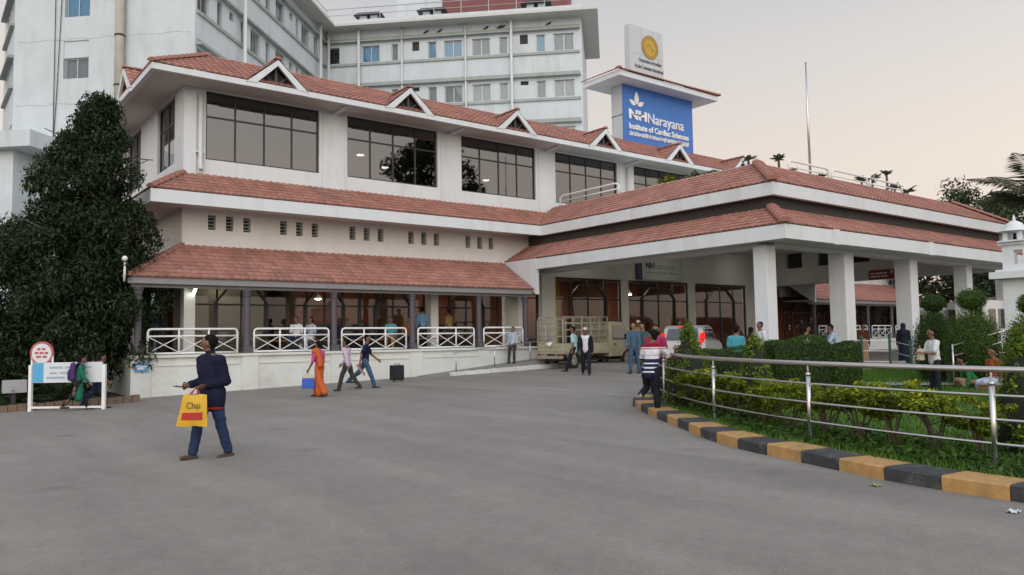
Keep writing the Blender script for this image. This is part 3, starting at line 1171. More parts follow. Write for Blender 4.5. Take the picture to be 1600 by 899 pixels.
for i, (x, w) in enumerate(((21.75, .5), (26.35, .62), (31.15, .62), (36.25, .55), (40.6, .55))):
    mb = MB()
    y = 14.85
    mb.box(x-w/2, x+w/2, y-w/2, y+w/2, .2, 4.46)
    mb.build('column', m_white, porch, bevel=.015)
# fascia joint covers
for x in (23.6, 30.2):
    MB().box(x, x+.4, LY0-.012, LY0, 4.50, 4.99).build('fascia_patch', m_white, lr, wp=False)
# porch floor
pf = MB().box(21.2, 41.5, 14.2, YW-.01, .25, .56).build('porch_floor', M('porch_floor_stone', (.26, .25, .23), .7, .1, 1), porch)

# roof handrails and flagpole on the porch roof
def arch_rail(x0, x1, y, z, h, name, label):
    pts = [(x0, y, z), (x0, y, z+h*.7), (x0+.05, y, z+h*.93), (x0+.16, y, z+h), (x1-.16, y, z+h), (x1-.05, y, z+h*.93), (x1, y, z+h*.7), (x1, y, z)]
    o = thing(name, label, 'handrail', (x0, y, z), group='pale pipe rails along the porch roof')
    MB().tube(pts, .045, 8).build('rail', m_railw, o, sm=True)
    MB().tube([(x0, y, z+h*.45), (x1, y, z+h*.45)], .03, 8).build('mid_rail', m_railw, o, sm=True)
for i, x in enumerate((26.1, 29.1, 32.1)):
    arch_rail(x, x+2.75, 16.62, zu+.02, .42, 'roof_rail', ('pale pipe rail nearest the flagpole on the porch roof', 'middle pale pipe rail on the porch roof', 'rightmost pale pipe rail on the porch roof')[i])
fp = thing('flagpole', 'tall bare grey flagpole rising from the porch roof', 'pole', (29.0, 17.5, zu+.02))
MB().tube([(29.0, 17.5, zu+.02), (29.0, 17.5, 10.5), (29.0, 17.5, 12.72)], [.055, .045, .03], 10).build('pole_shaft', m_steel, fp, sm=True)
MB().lathe((29.0, 17.5, 12.72), [(.02, 0), (.05, .03), (.05, .07), (.01, .1)], 8).build('finial', m_steel, fp, sm=True)
rail_r = thing('balcony_rail', 'low white rail where the porch roof meets the upper windows', 'handrail', (24.1, 25, zu))
MB().tube([(23.95, 27.2, zu), (23.95, 27.2, zu+.4), (23.95, 27.0, zu+.5), (23.95, 23.6, zu+.5), (23.95, 23.4, zu+.4), (23.95, 23.4, zu)], .04, 8).build('rail', m_railw, rail_r, sm=True)
MB().tube([(23.95, 27.2, zu+.25), (23.95, 23.4, zu+.25)], .03, 8).build('mid_rail', m_railw, rail_r, sm=True)

# ------------------------------------------------------------------ lettering
def text_obj(body, size, mat, parent, F, u, d, z, width=None, ext=.02, bold=0.0, align='LEFT', name='lettering'):
    cu = bpy.data.curves.new(name, 'FONT')
    cu.body = body
    cu.size = size
    cu.extrude = ext
    cu.offset = bold
    cu.resolution_u = 3
    cu.align_x = align
    t = bpy.data.objects.new(name, cu)
    COL.objects.link(t)
    bpy.context.view_layer.update()
    me = bpy.data.meshes.new_from_object(t.evaluated_get(bpy.context.evaluated_depsgraph_get()))
    COL.objects.unlink(t)
    bpy.data.objects.remove(t)
    me.materials.clear()
    me.materials.append(mat)
    sx = 1.0
    if width is not None and len(me.vertices):
        xs_ = [v.co.x for v in me.vertices]
        w = max(xs_)-min(xs_)
        sx = width/w
        x_min = min(xs_)
        for v in me.vertices:
            v.co.x = (v.co.x-x_min)*sx
    O, U, N = F
    m4 = Matrix((Vector((*U[:2], 0)), Vector((0, 0, 1)), Vector((*N[:2], 0)))).transposed().to_4x4()
    p = fbase(F, u, d, z)
    m4.translation = p
    me.transform(m4)
    o = bpy.data.objects.new(name, me)
    link(o, parent, True)
    return o

# ------------------------------------------------------------------ rooftop sign tower
YS = 28.5
FT = ((0, YS, 0), (1, 0, 0), (0, -1, 0))
sg = thing('rooftop_sign', 'blue illuminated-style hospital sign on a white tower with a small tiled roof', 'sign', (32.4, YS+.4, 11.4))
sg['label'] = 'blue hospital name sign on a white tower with its own tiled roof'
mb = MB().box(29.62, 35.22, YS+.02, YS+.85, 11.3, 15.0)
mb.build('tower_body', m_signgrey, sg)
MB().fbox(FT, 29.60, 35.24, -.02, .03, 11.75, 15.0).build('blue_panel', m_blue, sg)
MB().box(29.60, 29.62, YS+.02, YS+.85, 13.35, 13.38).build('panel_joint', m_ink, sg)
mb = MB().box(28.45, 36.4, YS-.95, YS+1.75, 15.0, 15.28)
tr_ = mb.build('sign_roof', m_white, sg)
a0, a1, b0, b1 = 28.35, 36.5, YS-1.05, YS+1.85
rz_, hh = 15.95, 1.35
tile_roof(tr_, (a0, b0, 15.30), (a1, b0, 15.30), (a0+hh, YS+.4, rz_), (a1-hh, YS+.4, rz_))
tile_roof(tr_, (a0, b1, 15.30), (a0, b0, 15.30), (a0+hh, YS+.4, rz_), (a0+hh, YS+.4, rz_))
tile_roof(tr_, (a1, b0, 15.30), (a1, b1, 15.30), (a1-hh, YS+.4, rz_), (a1-hh, YS+.4, rz_))
ridge_tiles(tr_, (a0, b0, 15.34), (a0+hh, YS+.4, rz_+.05), r=.12)
ridge_tiles(tr_, (a1, b0, 15.34), (a1-hh, YS+.4, rz_+.05), r=.12)
# lettering
LT = .05
text_obj('NH', .70, m_letter, sg, FT, 30.02, LT, 13.22, width=1.36, bold=.028, name='logo_letters')
MB().fbox(FT, 30.35, 30.95, .035, .07, 13.42, 13.51).build('logo_bar', m_letter, sg)
text_obj('Narayana', .80, m_letter, sg, FT, 31.48, LT, 13.16, width=2.95, bold=.004, name='name_letters')
text_obj('Institute of Cardiac Sciences', .44, m_letter, sg, FT, 30.02, LT, 12.66, width=4.80, bold=.011, name='name_letters')
text_obj('ನಾರಾಯಣ ಇನ್ಸ್ಟಿಟ್ಯೂಟ್ ಆಫ್ ಕಾರ್ಡಿಯಾಕ್ ಸೈನ್ಸಸ್', .30, m_letter, sg, FT, 30.02, LT, 12.30, width=4.82, bold=.008, name='name_letters')
def petal(cx, cz, ang, ln, wd):
    pts = []
    for i in range(9):
        t = i/8
        w = math.sin(math.pi*t**.8)*wd/2
        pts.append((t*ln, w))
    pts += [(t*ln, -math.sin(math.pi*t**.8)*wd/2) for t in [i/8 for i in range(7, 0, -1)]]
    ca, sa = math.cos(ang), math.sin(ang)
    poly = [(cx+x*ca-y*sa, cz+x*sa+y*ca) for x, y in pts]
    MB().prism(poly, ((0, YS, 0), (1, 0, 0), (0, -1, 0)), .035, .07).build('logo_petal', m_letter, sg)
petal(30.62, 14.02, rad(90), .72, .34)
petal(30.52, 13.98, rad(152), .52, .25)
petal(30.72, 13.98, rad(28), .52, .25)
# accreditation panel above
ac = thing('accreditation_sign', 'grey upright panel with a gold round seal above the blue sign', 'sign', (31.8, YS+.4, 15.9))
MB().box(30.5, 33.18, YS+.22, YS+.62, 15.6, 18.58).build('panel', m_signgrey, ac, bevel=.01)
FA = ((0, YS+.22, 0), (1, 0, 0), (0, -1, 0))
def disc(r, n=40, cx=32.08, cz=17.55):
    return [(cx+r*math.cos(2*math.pi*i/n), cz+r*math.sin(2*math.pi*i/n)) for i in range(n)]
MB().prism(disc(.64), FA, .005, .02).build('seal', m_gold, ac)
m_gold2 = M('gold_seal_dark', (.26, .15, .03), .45, .12, 6, metal=.3)
mb = MB()
for i in range(40):
    a, b = 2*math.pi*i/40, 2*math.pi*(i+1)/40
    for r0, r1 in ((.62, .66), (.50, .53)):
        mb.prism([(32.08+r0*math.cos(a), 17.55+r0*math.sin(a)), (32.08+r1*math.cos(a), 17.55+r1*math.sin(a)), (32.08+r1*math.cos(b), 17.55+r1*math.sin(b)), (32.08+r0*math.cos(b), 17.55+r0*math.sin(b))], FA, .021, .032)
mb.build('seal_rim', m_gold2, ac)
mb = MB()
for i in range(8):
    a = i/8
    x = 32.08-.32+.64*a
    z = 17.47+.18*math.sin(a*5.5)+.12*a
    mb.prism([(x, z-.03), (x+.085, z-.02+.02), (x+.085, z+.05), (x, z+.03)], FA, .021, .03)
mb.build('seal_swirl', m_gold2, ac)
text_obj('Organization Accredited', .29, m_ink, ac, FA, 31.17, .006, 16.62, width=1.82, ext=.004, bold=.005, name='panel_lettering')
text_obj('by Joint Commission International', .29, m_ink, ac, FA, 30.86, .006, 16.24, width=2.28, ext=.004, bold=.005, name='panel_lettering')
mb = MB()
for u in (31.42, 32.40):
    mb.fbox(FA, u, u+.012, .001, .004, 15.6, 18.58)
for z in (17.0,):
    mb.fbox(FA, 30.5, 33.18, .001, .004, z, z+.012)
mb.build('panel_joint', m_band, ac)

# sign board on the wall under the porch
nb = thing('wall_sign', 'pale hospital name board with a navy stripe above the hall glass', 'sign', (31.1, YW-.1, 4.55))
MB().fbox(FF, 29.32, 32.85, .03, .1, 4.53, 5.75).build('board', M('board_pale', (.5, .54, .53), .5, .04, 2), nb)
MB().fbox(FF, 29.30, 29.68, .03, .115, 4.52, 5.76).build('navy_stripe', M('stripe_navy', (.02, .03, .13), .5, .05, 2), nb)
m_navyink = M('navy_ink', (.02, .035, .10), .6, .05, 3)
text_obj('NH', .42, m_navyink, nb, FF, 29.95, .102, 5.12, width=.62, ext=.004, bold=.02)
text_obj('Narayana', .46, M('grey_ink', (.22, .25, .27), .6), nb, FF, 30.64, .102, 5.10, width=1.55, ext=.004)
text_obj('Institute of Cardiac Sciences', .24, bpy.data.materials['grey_ink'], nb, FF, 29.98, .102, 4.84, width=2.4, ext=.004)
# red direction sign hung on the side beam
rs = thing('direction_sign', 'small red direction sign hanging on the porch side beam', 'sign', (40.3, 20.6, 4.5))
FR = ((ix1-.75, 0, 0), (0, -1, 0), (-1, 0, 0))
MB().fbox(FR, -21.25, -19.9, .02, .08, 4.42, 4.92).build('board', M('sign_red', (.28, .02, .03), .5, .06, 3), rs)
mb = MB()
for z, segs in ((4.70, [(.1, .3), (.36, .75), (.8, .98)]), (4.54, [(.1, .42), (.47, .62), (.67, 1.02)])):
    for a, b in segs:
        mb.fbox(FR, -21.25+a, -21.25+b, .08, .086, z, z+.07)
mb.prism([(-20.12, 4.86), (-19.96, 4.86), (-19.96, 4.7), (-20.0, 4.75), (-20.06, 4.69), (-20.09, 4.72), (-20.03, 4.78)], FR, .08, .086)
mb.build('sign_marks', m_letter, rs)

# ------------------------------------------------------------------ ward block behind
c45 = math.sqrt(.5)
A45, B45 = (c45, c45), (c45, -c45)
P0 = (24.84, 55.23)
E0 = (P0[0]-18.8*c45, P0[1]-18.8*c45)
ward = thing('ward_block', 'tall pale ward block with rows of curtained windows behind the entrance', 'building', (P0[0], P0[1], 0))
FW3 = (P0, B45, (-A45[0], -A45[1]))            # wing facing us, u to the right
FWL = (P0, (-A45[0], -A45[1]), B45)            # side wing, u toward us
FWE = (E0, (-B45[0], -B45[1]), (-A45[0], -A45[1]))   # end wall, u to the left
PL = (E0[0]-10.44*B45[0], E0[1]-10.44*B45[1])
FWC = (PL, (0, 1), (-1, 0))                    # slanting left wall
m_curt = {'blue': M('curtain_blue', (.06, .36, .62), .9, .15, 3), 'grey': M('curtain_grey', (.22, .25, .27), .9, .2, 3), 'white': M('curtain_white', (.42, .43, .43), .9, .1, 3), 'dark': M('curtain_dark', (.05, .05, .06), .9, .2, 3)}
def ward_window(F, u0, u1, z0, z1, kind, mull=True):
    mb = MB()
    f_ = .05
    d = -.14
    mb.fbox(F, u0, u0+f_, d-.04, d, z0, z1).fbox(F, u1-f_, u1, d-.04, d, z0, z1)
    mb.fbox(F, u0+f_, u1-f_, d-.04, d, z0, z0+f_).fbox(F, u0+f_, u1-f_, d-.04, d, z1-f_, z1)
    if mull and u1-u0 > .9:
        m_ = (u0+u1)/2
        mb.fbox(F, m_-f_/2, m_+f_/2, d-.035, d-.002, z0+f_, z1-f_)
    o = mb.build('window', m_alu, ward)
    MB().fbox(F, u0+.02, u1-.02, d-.03, d-.02, z0+.02, z1-.02).build('pane', m_glass_ward, o)
    # pleated curtain
    cb = MB()
    n = max(4, int((u1-u0)/.09))
    pl = []
    for i in range(n+1):
        u = u0+.03+(u1-u0-.06)*i/n
        pl.append((u, d-.12-(.035 if i % 2 else 0)))
    for (ua, da), (ub, db) in zip(pl, pl[1:]):
        cb.add([fbase(F, ua, da, z0), fbase(F, ub, db, z0), fbase(F, ub, db, z1), fbase(F, ua, da, z1)], [(0, 1, 2, 3)])
    cb.build('curtain', m_curt[kind], o)
def ward_vent(F, u0, u1, z0, z1):
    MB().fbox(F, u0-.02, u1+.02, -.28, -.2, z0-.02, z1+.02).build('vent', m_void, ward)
wardwall = MB()
bands = MB()
chj = MB()
third_ops_u = [(.25, 1.15, 'dark'), (2.96, 4.32, 'blue'), (5.27, 5.77, 'grey'), (8.11, 8.75, 'blue'), (9.35, 10.72, 'blue'), (11.5, 12.86, 'grey'), (13.54, 14.17, 'grey'), (16.32, 17.0, 'blue'), (17.61, 19.12, 'grey')]
third_vents = [(6.88, 7.42), (15.1, 15.7)]
left_ops = [(17.4, 18.6, 'grey'), (15.94, 16.5, 'dark'), (13.2, 13.75, 'grey'), (11.2, 12.45, 'grey'), (9.8, 10.4, 'grey'), (7.6, 8.9, 'grey'), (5.2, 5.6, 'white'), (3.2, 4.6, 'grey'), (1.6, 2.3, 'grey'), (.3, 1.2, 'grey')]
left_vents = [(14.6, 15.1), (6.2, 6.7)]
FLRS = [8.75, 12.25, 15.75, 19.25, 22.75]
ops3, opsL = [], []
for zf in FLRS:
    for a, b, k_ in third_ops_u:
        ops3.append((a, b, zf+.1, zf+1.36))
        if zf > 15:
            kk = k_ if zf > 20 else {'blue': 'grey', 'grey': 'white', 'dark': 'grey', 'white': 'white'}[k_]
            ward_window(FW3, a, b, zf+.1, zf+1.36, kk)
    for a, b in third_vents:
        z0_, z1_ = (zf+.72, zf+1.45) if zf > 20 else (zf+1.1, zf+1.42)
        ops3.append((a, b, z0_, z1_))
        if zf > 15: ward_vent(FW3, a, b, z0_, z1_)
    for a, b, k_ in left_ops:
        opsL.append((a, b, zf+.1, zf+1.5))
        if zf > 15: ward_window(FWL, a, b, zf+.1, zf+1.5, k_)
    for a, b in left_vents:
        opsL.append((a, b, zf+.95, zf+1.45))
        if zf > 15: ward_vent(FWL, a, b, zf+.95, zf+1.45)
wall_open(wardwall, FW3, 0, 19.7, 0, 26.06, ops3, -.25, 0)
wall_open(wardwall, FWL, 0, 18.8, 0, 26.06, opsL, -.25, 0)
end_ops = [(6.03, 7.5, 19.3, 21.35), (6.05, 7.53, 15.9, 17.98), (6.03, 7.5, 22.8, 24.8)]
wall_open(wardwall, FWE, .25, 10.44, 0, 27.6, end_ops, -.25, 0)
cops = [(.6+i*1.0, 1.35+i*1.0, z+.15, z+1.5) for z in FLRS[1:] for i in range(4)]
wall_open(wardwall, FWC, 0, 6, 0, 27.6, cops, -.25, 0)
FWR = (tuple(fbase(FW3, 19.7, 0, 0))[:2], A45, B45)
wall_open(wardwall, FWR, .25, 12, 0, 26.06, [], -.25, 0)
wardwall.build('wall', m_ward, ward)
for (a, b, c, d_) in end_ops:
    ward_window(FWE, a, b, c, c+1.15 if c < 18 else d_, 'grey' if c < 18 else 'blue')
    if c < 18:
        MB().fbox(FWE, a, b, -.2, -.06, c+1.15, d_).build('blind_box', m_ward, ward)
for (a, b, c, d_) in cops:
    if c > 11: ward_window(FWC, a, b, c, d_, 'grey', False)
# bands and sunshade ledges
for zf in FLRS[2:]:
    for F, L in ((FW3, 19.55), (FWL, 18.7)):
        MB().fbox(F, .13, L, .0, .12, zf-.17, zf+.02).build('sill_band', m_band, ward)
        bb = MB().fbox(F, .14, L+.02, .0, .34, zf+1.62, zf+1.72)
        bb.fbox(F, .13, L, .0, .10, zf+1.72, zf+1.96)
        bb.build('sunshade', m_band, ward)
    MB().fbox(FWC, .3, 5, .0, .3, zf+1.60, zf+1.76).build('sunshade', m_band, ward)
    MB().fbox(FWC, .3, 5, .0, .2, zf-.1, zf+.05).build('sill_band', m_band, ward)
# parapet, eave slab, roof, downpipes
mb = MB()
mb.fbox(FW3, 1.25, 20.9, -.2, 1.25, 25.28, 25.46)
mb.fbox(FWL, -.2, 19.3, -.2, 1.25, 25.26, 25.44)
mb.fbox(FWR, -1.2, 9.0, -.2, 1.22, 25.27, 25.45)
mb.build('eave_slab', m_soffit, ward)
mb = MB()
mb.fbox(FW3, .02, 19.72, .005, .22, 25.46, 26.12)
mb.fbox(FWL, .2, 18.8, .005, .2, 25.44, 26.10)
mb.fbox(FW3, 0, 19.5, -12, -.25, 25.8, 25.98)
mb.fbox(FWL, .5, 18.6, -10, -.25, 25.8, 25.97)
mb.build('parapet', m_ward, ward)
for u in (2.81, 6.12, 11.01, 14.5):
    big = u in (2.81, 14.5)
    p0, p1 = fbase(FW3, u, .22 if not big else .42, 8), fbase(FW3, u, .22 if not big else .42, 25.25)
    MB().tube([p0, p1], .075 if not big else .11, 8).build('downpipe', m_pipe, ward, sm=True)
for u in (14.0, 2.0, .35):
    MB().tube([fbase(FWL, u, .42, 8), fbase(FWL, u, .42, 25.2)], .11, 8).build('downpipe', m_pipe, ward, sm=True)
pp = MB().tube([fbase(FWE, 4.06, .32, 9), fbase(FWE, 4.06, .32, 27.5)], .235, 14).build('vent_pipe', M('stained_pipe', (.40, .39, .33), .6, .12, 2, dirt=(.25, .2, .12), dirt_amt=.7, streak=True), ward, sm=True)
for z in (15.2, 17.9, 20.7):
    MB().lathe(fbase(FWE, 4.06, .32, z), [(.25, 0), (.27, .02), (.27, .08), (.25, .1)], 14).build('pipe_band', m_frame, pp)
for u, z0_, z1_, du in ((8.02, 9, 27, -.05), (7.62, 9, 21, .55)):
    MB().tube([fbase(FWE, u+du, .06, z0_), fbase(FWE, u+du*.4, .06, z0_+6), fbase(FWE, u, .06, z1_)], .02, 6).build('cable', m_ink, ward)
# joint lines of old slab edges on the end wall
m_crack = M('stained_joint', (.42, .42, .39), .9, .2, 4)
for zj, du, th in ((18.05, .26, .035), (14.52, .3, .04)):
    mb = MB()
    for i in range(20):
        u0_, u1_ = i*.5+du, i*.5+.5+du
        z = zj+.04*math.sin(i*1.7+zj)
        mb.fbox(FWE, u0_, min(u1_, 10.43), .0, .004, z, z+th)
    mb.build('slab_joint', m_crack, ward)
# lower ledge roof at the left
mb = MB().fbox(FWE, 7.6, 14.5, .0, 2.2, 11.75, 12.6)
mb.build('ledge_roof', m_ward, ward)
MB().fbox(FWE, 9.0, 13.8, .0, 1.6, 0, 11.75).build('annex_wall', m_ward, ward)
# roof railing
rl = MB()
for i in range(10):
    u = .2+i*2.1
    rl.tube([fbase(FW3, u, .1, 26.1), fbase(FW3, u, .1, 27.1)], .03, 6)
rl.tube([fbase(FW3, .1, .1, 27.1), fbase(FW3, 19.5, .1, 27.1)], .03, 6)
rl.tube([fbase(FW3, .1, .1, 26.6), fbase(FW3, 19.5, .1, 26.6)], .022, 6)
for i in range(9):
    u = .2+i*2.1
    rl.tube([fbase(FWL, u, .1, 26.1), fbase(FWL, u, .1, 27.1)], .03, 6)
rl.tube([fbase(FWL, .1, .1, 27.1), fbase(FWL, 18, .1, 27.1)], .03, 6)
rl.tube([fbase(FWL, .1, .1, 26.6), fbase(FWL, 18, .1, 26.6)], .022, 6)
rl.build('roof_railing', m_alu, ward)
# roof vents (small hooded cowls) and penthouse
for i, u in enumerate((2.6, 7.6, 15.6)):
    mb = MB()
    for du in (0, .85):
        mb.fbox(FW3, u+du, u+du+.55, -1.4, -.5, 25.98, 26.75)
    o = mb.build('roof_cowl', m_ward, ward)
    mb = MB()
    mb.hexa([fbase(FW3, u-.45, -.2, 26.72), fbase(FW3, u+1.85, -.2, 26.72), fbase(FW3, u+1.85, -1.7, 26.72), fbase(FW3, u-.45, -1.7, 26.72), fbase(FW3, u-.1, -.5, 26.98), fbase(FW3, u+1.5, -.5, 26.98), fbase(FW3, u+1.5, -1.4, 26.98), fbase(FW3, u-.1, -1.4, 26.98)])
    mb.build('cowl_hood', m_frame, o)
pw = MB().fbox(FW3, 4.8, 8.6, -9, -3.2, 25.98, 33).build('penthouse', m_ward, ward)
lv = MB().fbox(FW3, 8.6, 18.6, -9, -3.0, 25.98, 33)
m_maroon = M('maroon_cladding', (.20, .065, .06), .6, .1, 2)
lo = lv.build('penthouse_cladding', m_maroon, ward)
mb = MB()
for i in range(50):
    mb.fbox(FW3, 8.65+i*.2, 8.72+i*.2, -3.0, -2.96, 26.0, 33)
mb.build('cladding_rib', m_maroon, lo)
# ------------------------------------------------------------------ trees and planting
m_dkleaf = M_leaf('dark_evergreen_leaf', (.012, .022, .010), (.042, .066, .030), (.085, .12, .055))
m_fern = M_leaf('fern_leaf', (.016, .034, .012), (.05, .10, .032))
m_hedge = M_leaf('hedge_leaf', (.02, .045, .010), (.06, .12, .022), (.09, .17, .035))
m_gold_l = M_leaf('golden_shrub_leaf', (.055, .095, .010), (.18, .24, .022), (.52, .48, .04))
m_thuja = M_leaf('thuja_leaf', (.045, .085, .012), (.13, .21, .028), (.22, .29, .05))
m_top = M_leaf('topiary_leaf', (.03, .065, .010), (.075, .15, .02), (.11, .19, .035))
m_far = M_leaf('far_tree_leaf', (.03, .042, .022), (.075, .10, .05), (.12, .14, .08))  # distance haze is lightened into these leaf tones
m_palm = M_leaf('palm_leaf', (.04, .05, .022), (.10, .115, .055))
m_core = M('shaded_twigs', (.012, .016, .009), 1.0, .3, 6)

def limbs(mb, base, top, r0, r1, forks, spread, seed):
    rr = random.Random(seed)
    base, top = Vector(base), Vector(top)
    n = 6
    pts = [base.lerp(top, i/n)+Vector((rr.uniform(-1, 1), rr.uniform(-1, 1), 0))*.05*(top-base).length*(0 if i == 0 else .6) for i in range(n+1)]
    mb.tube(pts, [r0+(r1-r0)*i/n for i in range(n+1)], 8)
    tips = []
    for k_ in range(forks):
        t = rr.uniform(.3, .95)
        i = min(n-1, int(t*n))
        p = pts[i].lerp(pts[i+1], t*n-i)
        a = rr.uniform(0, 6.283)
        q = p+Vector((math.cos(a)*spread, math.sin(a)*spread, rr.uniform(.2, .8)*spread))*rr.uniform(.6, 1.1)
        m_ = p.lerp(q, .5)+Vector((0, 0, .12*spread))
        mb.tube([p, m_, q], [r1*1.1, r1*.7, r1*.3], 6)
        tips.append(q)
    return tips

# big dark conical evergreen beside the building
tx, ty = 3.75, 26.9
tree = thing('evergreen_tree', 'big dark conical evergreen tree left of the building', 'tree', (tx, ty, 0))
mb = MB()
limbs(mb, (tx, ty, -.1), (tx+.75, ty, 8.4), .2, .04, 34, 1.5, 3)
mb.build('trunk', m_bark, tree, sm=True)
cl = []
rr = random.Random(5)
for i in range(60):
    t = rr.random()
    cl.append((tx+.85*t+rr.gauss(0, .8)*(1-t), ty+rr.gauss(0, .7)*(1-t), .8+7*t, .8*(1-.6*t), .8*(1-.6*t), .8))
for i in range(300):
    t = rr.random()**.85
    z = .9+8.45*t
    # half-width of the crown by height
    R = 3.3*(1-t)**.74+.10 if t > .25 else 2.6
    a = rr.uniform(0, 6.283)
    q = R*rr.uniform(.35, .95)
    s_ = rr.uniform(.38, .75)*(1-.5*t)
    cl.append((tx+.85*t+q*math.cos(a), ty-.1+q*math.sin(a)*.7, z, s_, s_, s_*1.05))
P_, N_ = ellip_pts(cl, 130000, .3)
N_ = N_*.6+np.array([0, 0, .5])
np_mesh('crown', leaves(P_, N_, .17, .055, .7, long_up=1.6), 4, m_dkleaf, tree)

# second dark tree cut by the left picture edge
tr2 = thing('evergreen_tree', 'dark bushy tree cut off by the left picture edge', 'tree', (.6, 29.5, 0))
mb = MB()
limbs(mb, (.6, 29.5, -.2), (.4, 29.6, 4.6), .16, .04, 18, 1.3, 9)
mb.build('trunk', m_bark, tr2, sm=True)
cl = [(.6+rr.gauss(0, 1.1), 29.5+rr.gauss(0, .9), rr.uniform(.5, 5.6), rr.uniform(.5, .9), rr.uniform(.5, .9), rr.uniform(.5, .85)) for i in range(60)]
P_, N_ = ellip_pts(cl, 34000, .3)
np_mesh('crown', leaves(P_, N_*.6+np.array([0, 0, .4]), .16, .055, .7, long_up=.8), 4, m_dkleaf, tr2)

# low palms and ferns at its foot
def frond_plant(name, label, x, y, z0, n, L, up, mat, lw=.05, seed=1, group=None, stem=0.0, cat='plant', leaflet=.28, droop=1.0):
    r_ = random.Random(seed)
    t_ = thing(name, label, cat, (x, y, z0), group=group)
    sm_ = MB()
    V = []
    if stem > 0:
        sm_.tube([(x, y, z0), (x+.03*stem, y, z0+stem*.5), (x, y, z0+stem)], [.05+.02*stem, .045+.012*stem, .04+.01*stem], 8)
    for k_ in range(n):
        a = 6.283*k_/n+r_.uniform(-.3, .3)
        el = r_.uniform(up*.4, up)
        l_ = L*r_.uniform(.75, 1.15)
        pts = []
        for i in range(10):
            s = i/9
            rr_ = l_*s*math.cos(el*(1-.25*s))
            zz = z0+stem+l_*(s*math.sin(el)-.55*droop*s*s*(.6+.3*math.cos(el)))
            pts.append(Vector((x+rr_*math.cos(a), y+rr_*math.sin(a), zz)))
        sm_.tube(pts, [.018*(1-.8*i/9)*max(1, L/1.4) for i in range(10)], 4, cap=False)
        m_ = int(22*max(1, L/1.6))
        for i in range(2, m_):
            s = i/m_
            j = min(8, int(s*9))
            p = pts[j].lerp(pts[j+1], s*9-j)
            d = (pts[j+1]-pts[j]).normalized()
            sd = d.cross(Vector((0, 0, 1))).normalized()
            ll = leaflet*L*math.sin(math.pi*min(.97, s*.85+.12))*r_.uniform(.8, 1.1)
            for sgn in (-1, 1):
                dr = (sd*sgn*.8+d*.6+Vector((0, 0, -.35*droop+r_.uniform(-.15, .15)))).normalized()
                w_ = d*lw*.5
                tip = p+dr*ll
                mid = p+dr*ll*.5
                V.append([tuple(p), tuple(mid+w_), tuple(tip), tuple(mid-w_)])
    np_mesh('fronds', np.array(V), 4, mat, t_)
    sm_.build('stem', m_bark, t_, sm=True)
    return t_
for i, (x, y, z, n, L, lab) in enumerate([
    (2.35, 25.6, 0, 13, 1.5, 'feathery dark palm clump right behind the white notice board'),
    (3.95, 25.3, 0, 13, 1.1, 'feathery fern clump touching the plinth corner'),
    (3.3, 25.2, .1, 14, 1.5, 'tallest feathery palm clump under the evergreen'),
    (1.2, 26.4, 0, 12, 1.6, 'feathery palm clump at the left picture edge')]):
    frond_plant('palm_shrub', lab, x, y, z, n, L, 1.25, m_fern, .05, 20+i, 'palm shrubs at the foot of the evergreen')
# dense dark understorey
und = thing('shrub', 'dark dense shrub mass below the evergreen beside the verandah', 'shrub', (3.2, 27.2, 0))
cl = [(rr.uniform(.2, 4.6), rr.uniform(26.3, 28.6), rr.uniform(.3, 1.9), .6, .6, .55) for i in range(40)]
P_, N_ = ellip_pts(cl, 17000, .3)
np_mesh('foliage', leaves(P_, N_*.5+np.array([0, 0, .5]), .15, .06, .7), 4, m_dkleaf, und)
mb = MB()
for i in range(12):
    x, y = rr.uniform(.5, 4.4), rr.uniform(26.5, 28.4)
    mb.tube([(x, y, -.1), (x+.1, y, .8), (x+rr.uniform(-.3, .3), y, 1.6)], [.03, .025, .01], 5)
mb.build('stem', m_bark, und)
# low brick edging of that bed
m_brick = M('bed_edging', (.17, .115, .08), .9, .2, 5, .4, 40, dirt=(.2, .17, .13), dirt_amt=.6)
bed = bpy.data.objects.new('bed_edging', None)
COL.objects.link(bed)
tag(bed, 'low earthy brick edging of the planted bed', kind='structure')
edm = None
for i in range(24):
    x = .2+i*.21
    mb = MB().box(x+.005, x+.20, 24.05-.01*(i % 3), 24.2, gz(x, 24)-.1, gz(x, 24)+.17+.012*(i % 4))
    mb.build('brick', m_brick, bed)
tag(MB().add([(-6, 24.2, .06), (5.3, 24.2, .06), (5.3, 40, .1), (-6, 40, .1)], [(0, 1, 2, 3)]).build('soil', M('bed_soil', (.05, .038, .026), 1, .3, 3, .5, 30)), 'bare soil of the planted bed', kind='structure')

# far trees right of the porch and behind
def far_tree(x, y, h, w, label, n, seed, mat=None, leafs=.5, trunkh=.35):
    r_ = random.Random(seed)
    t_ = thing('leafy_tree', label, 'tree', (x, y, .4), group='trees beyond the porch')
    mb_ = MB()
    limbs(mb_, (x, y, .3), (x, y, h*.8), h*.022, h*.006, 16, w*.5, seed)
    mb_.build('trunk', m_bark, t_, sm=True)
    cl_ = []
    for i in range(60):
        t = r_.random()
        z = h*(trunkh+(1-trunkh)*t)
        R = w*.5*math.sin(math.pi*(.18+.75*t))
        a = r_.uniform(0, 6.283)
        q = R*r_.uniform(.2, 1)
        s_ = w*r_.uniform(.07, .15)
        cl_.append((x+q*math.cos(a), y+q*math.sin(a), z, s_, s_, s_*.8))
    P2, N2 = ellip_pts(cl_, n, .2)
    np_mesh('crown', leaves(P2, N2*.5+np.array([0, 0, .4]), leafs, leafs*.45, .8), 4, mat or m_far, t_)
far_tree(58, 26.0, 9.6, 9, 'dark tree filling the gap right of the porch columns', 9000, 31, leafs=.42, trunkh=.1)
far_tree(66, 23.5, 11.5, 11, 'dark tree beside the palm at the right edge', 12000, 32, leafs=.45, trunkh=.1)
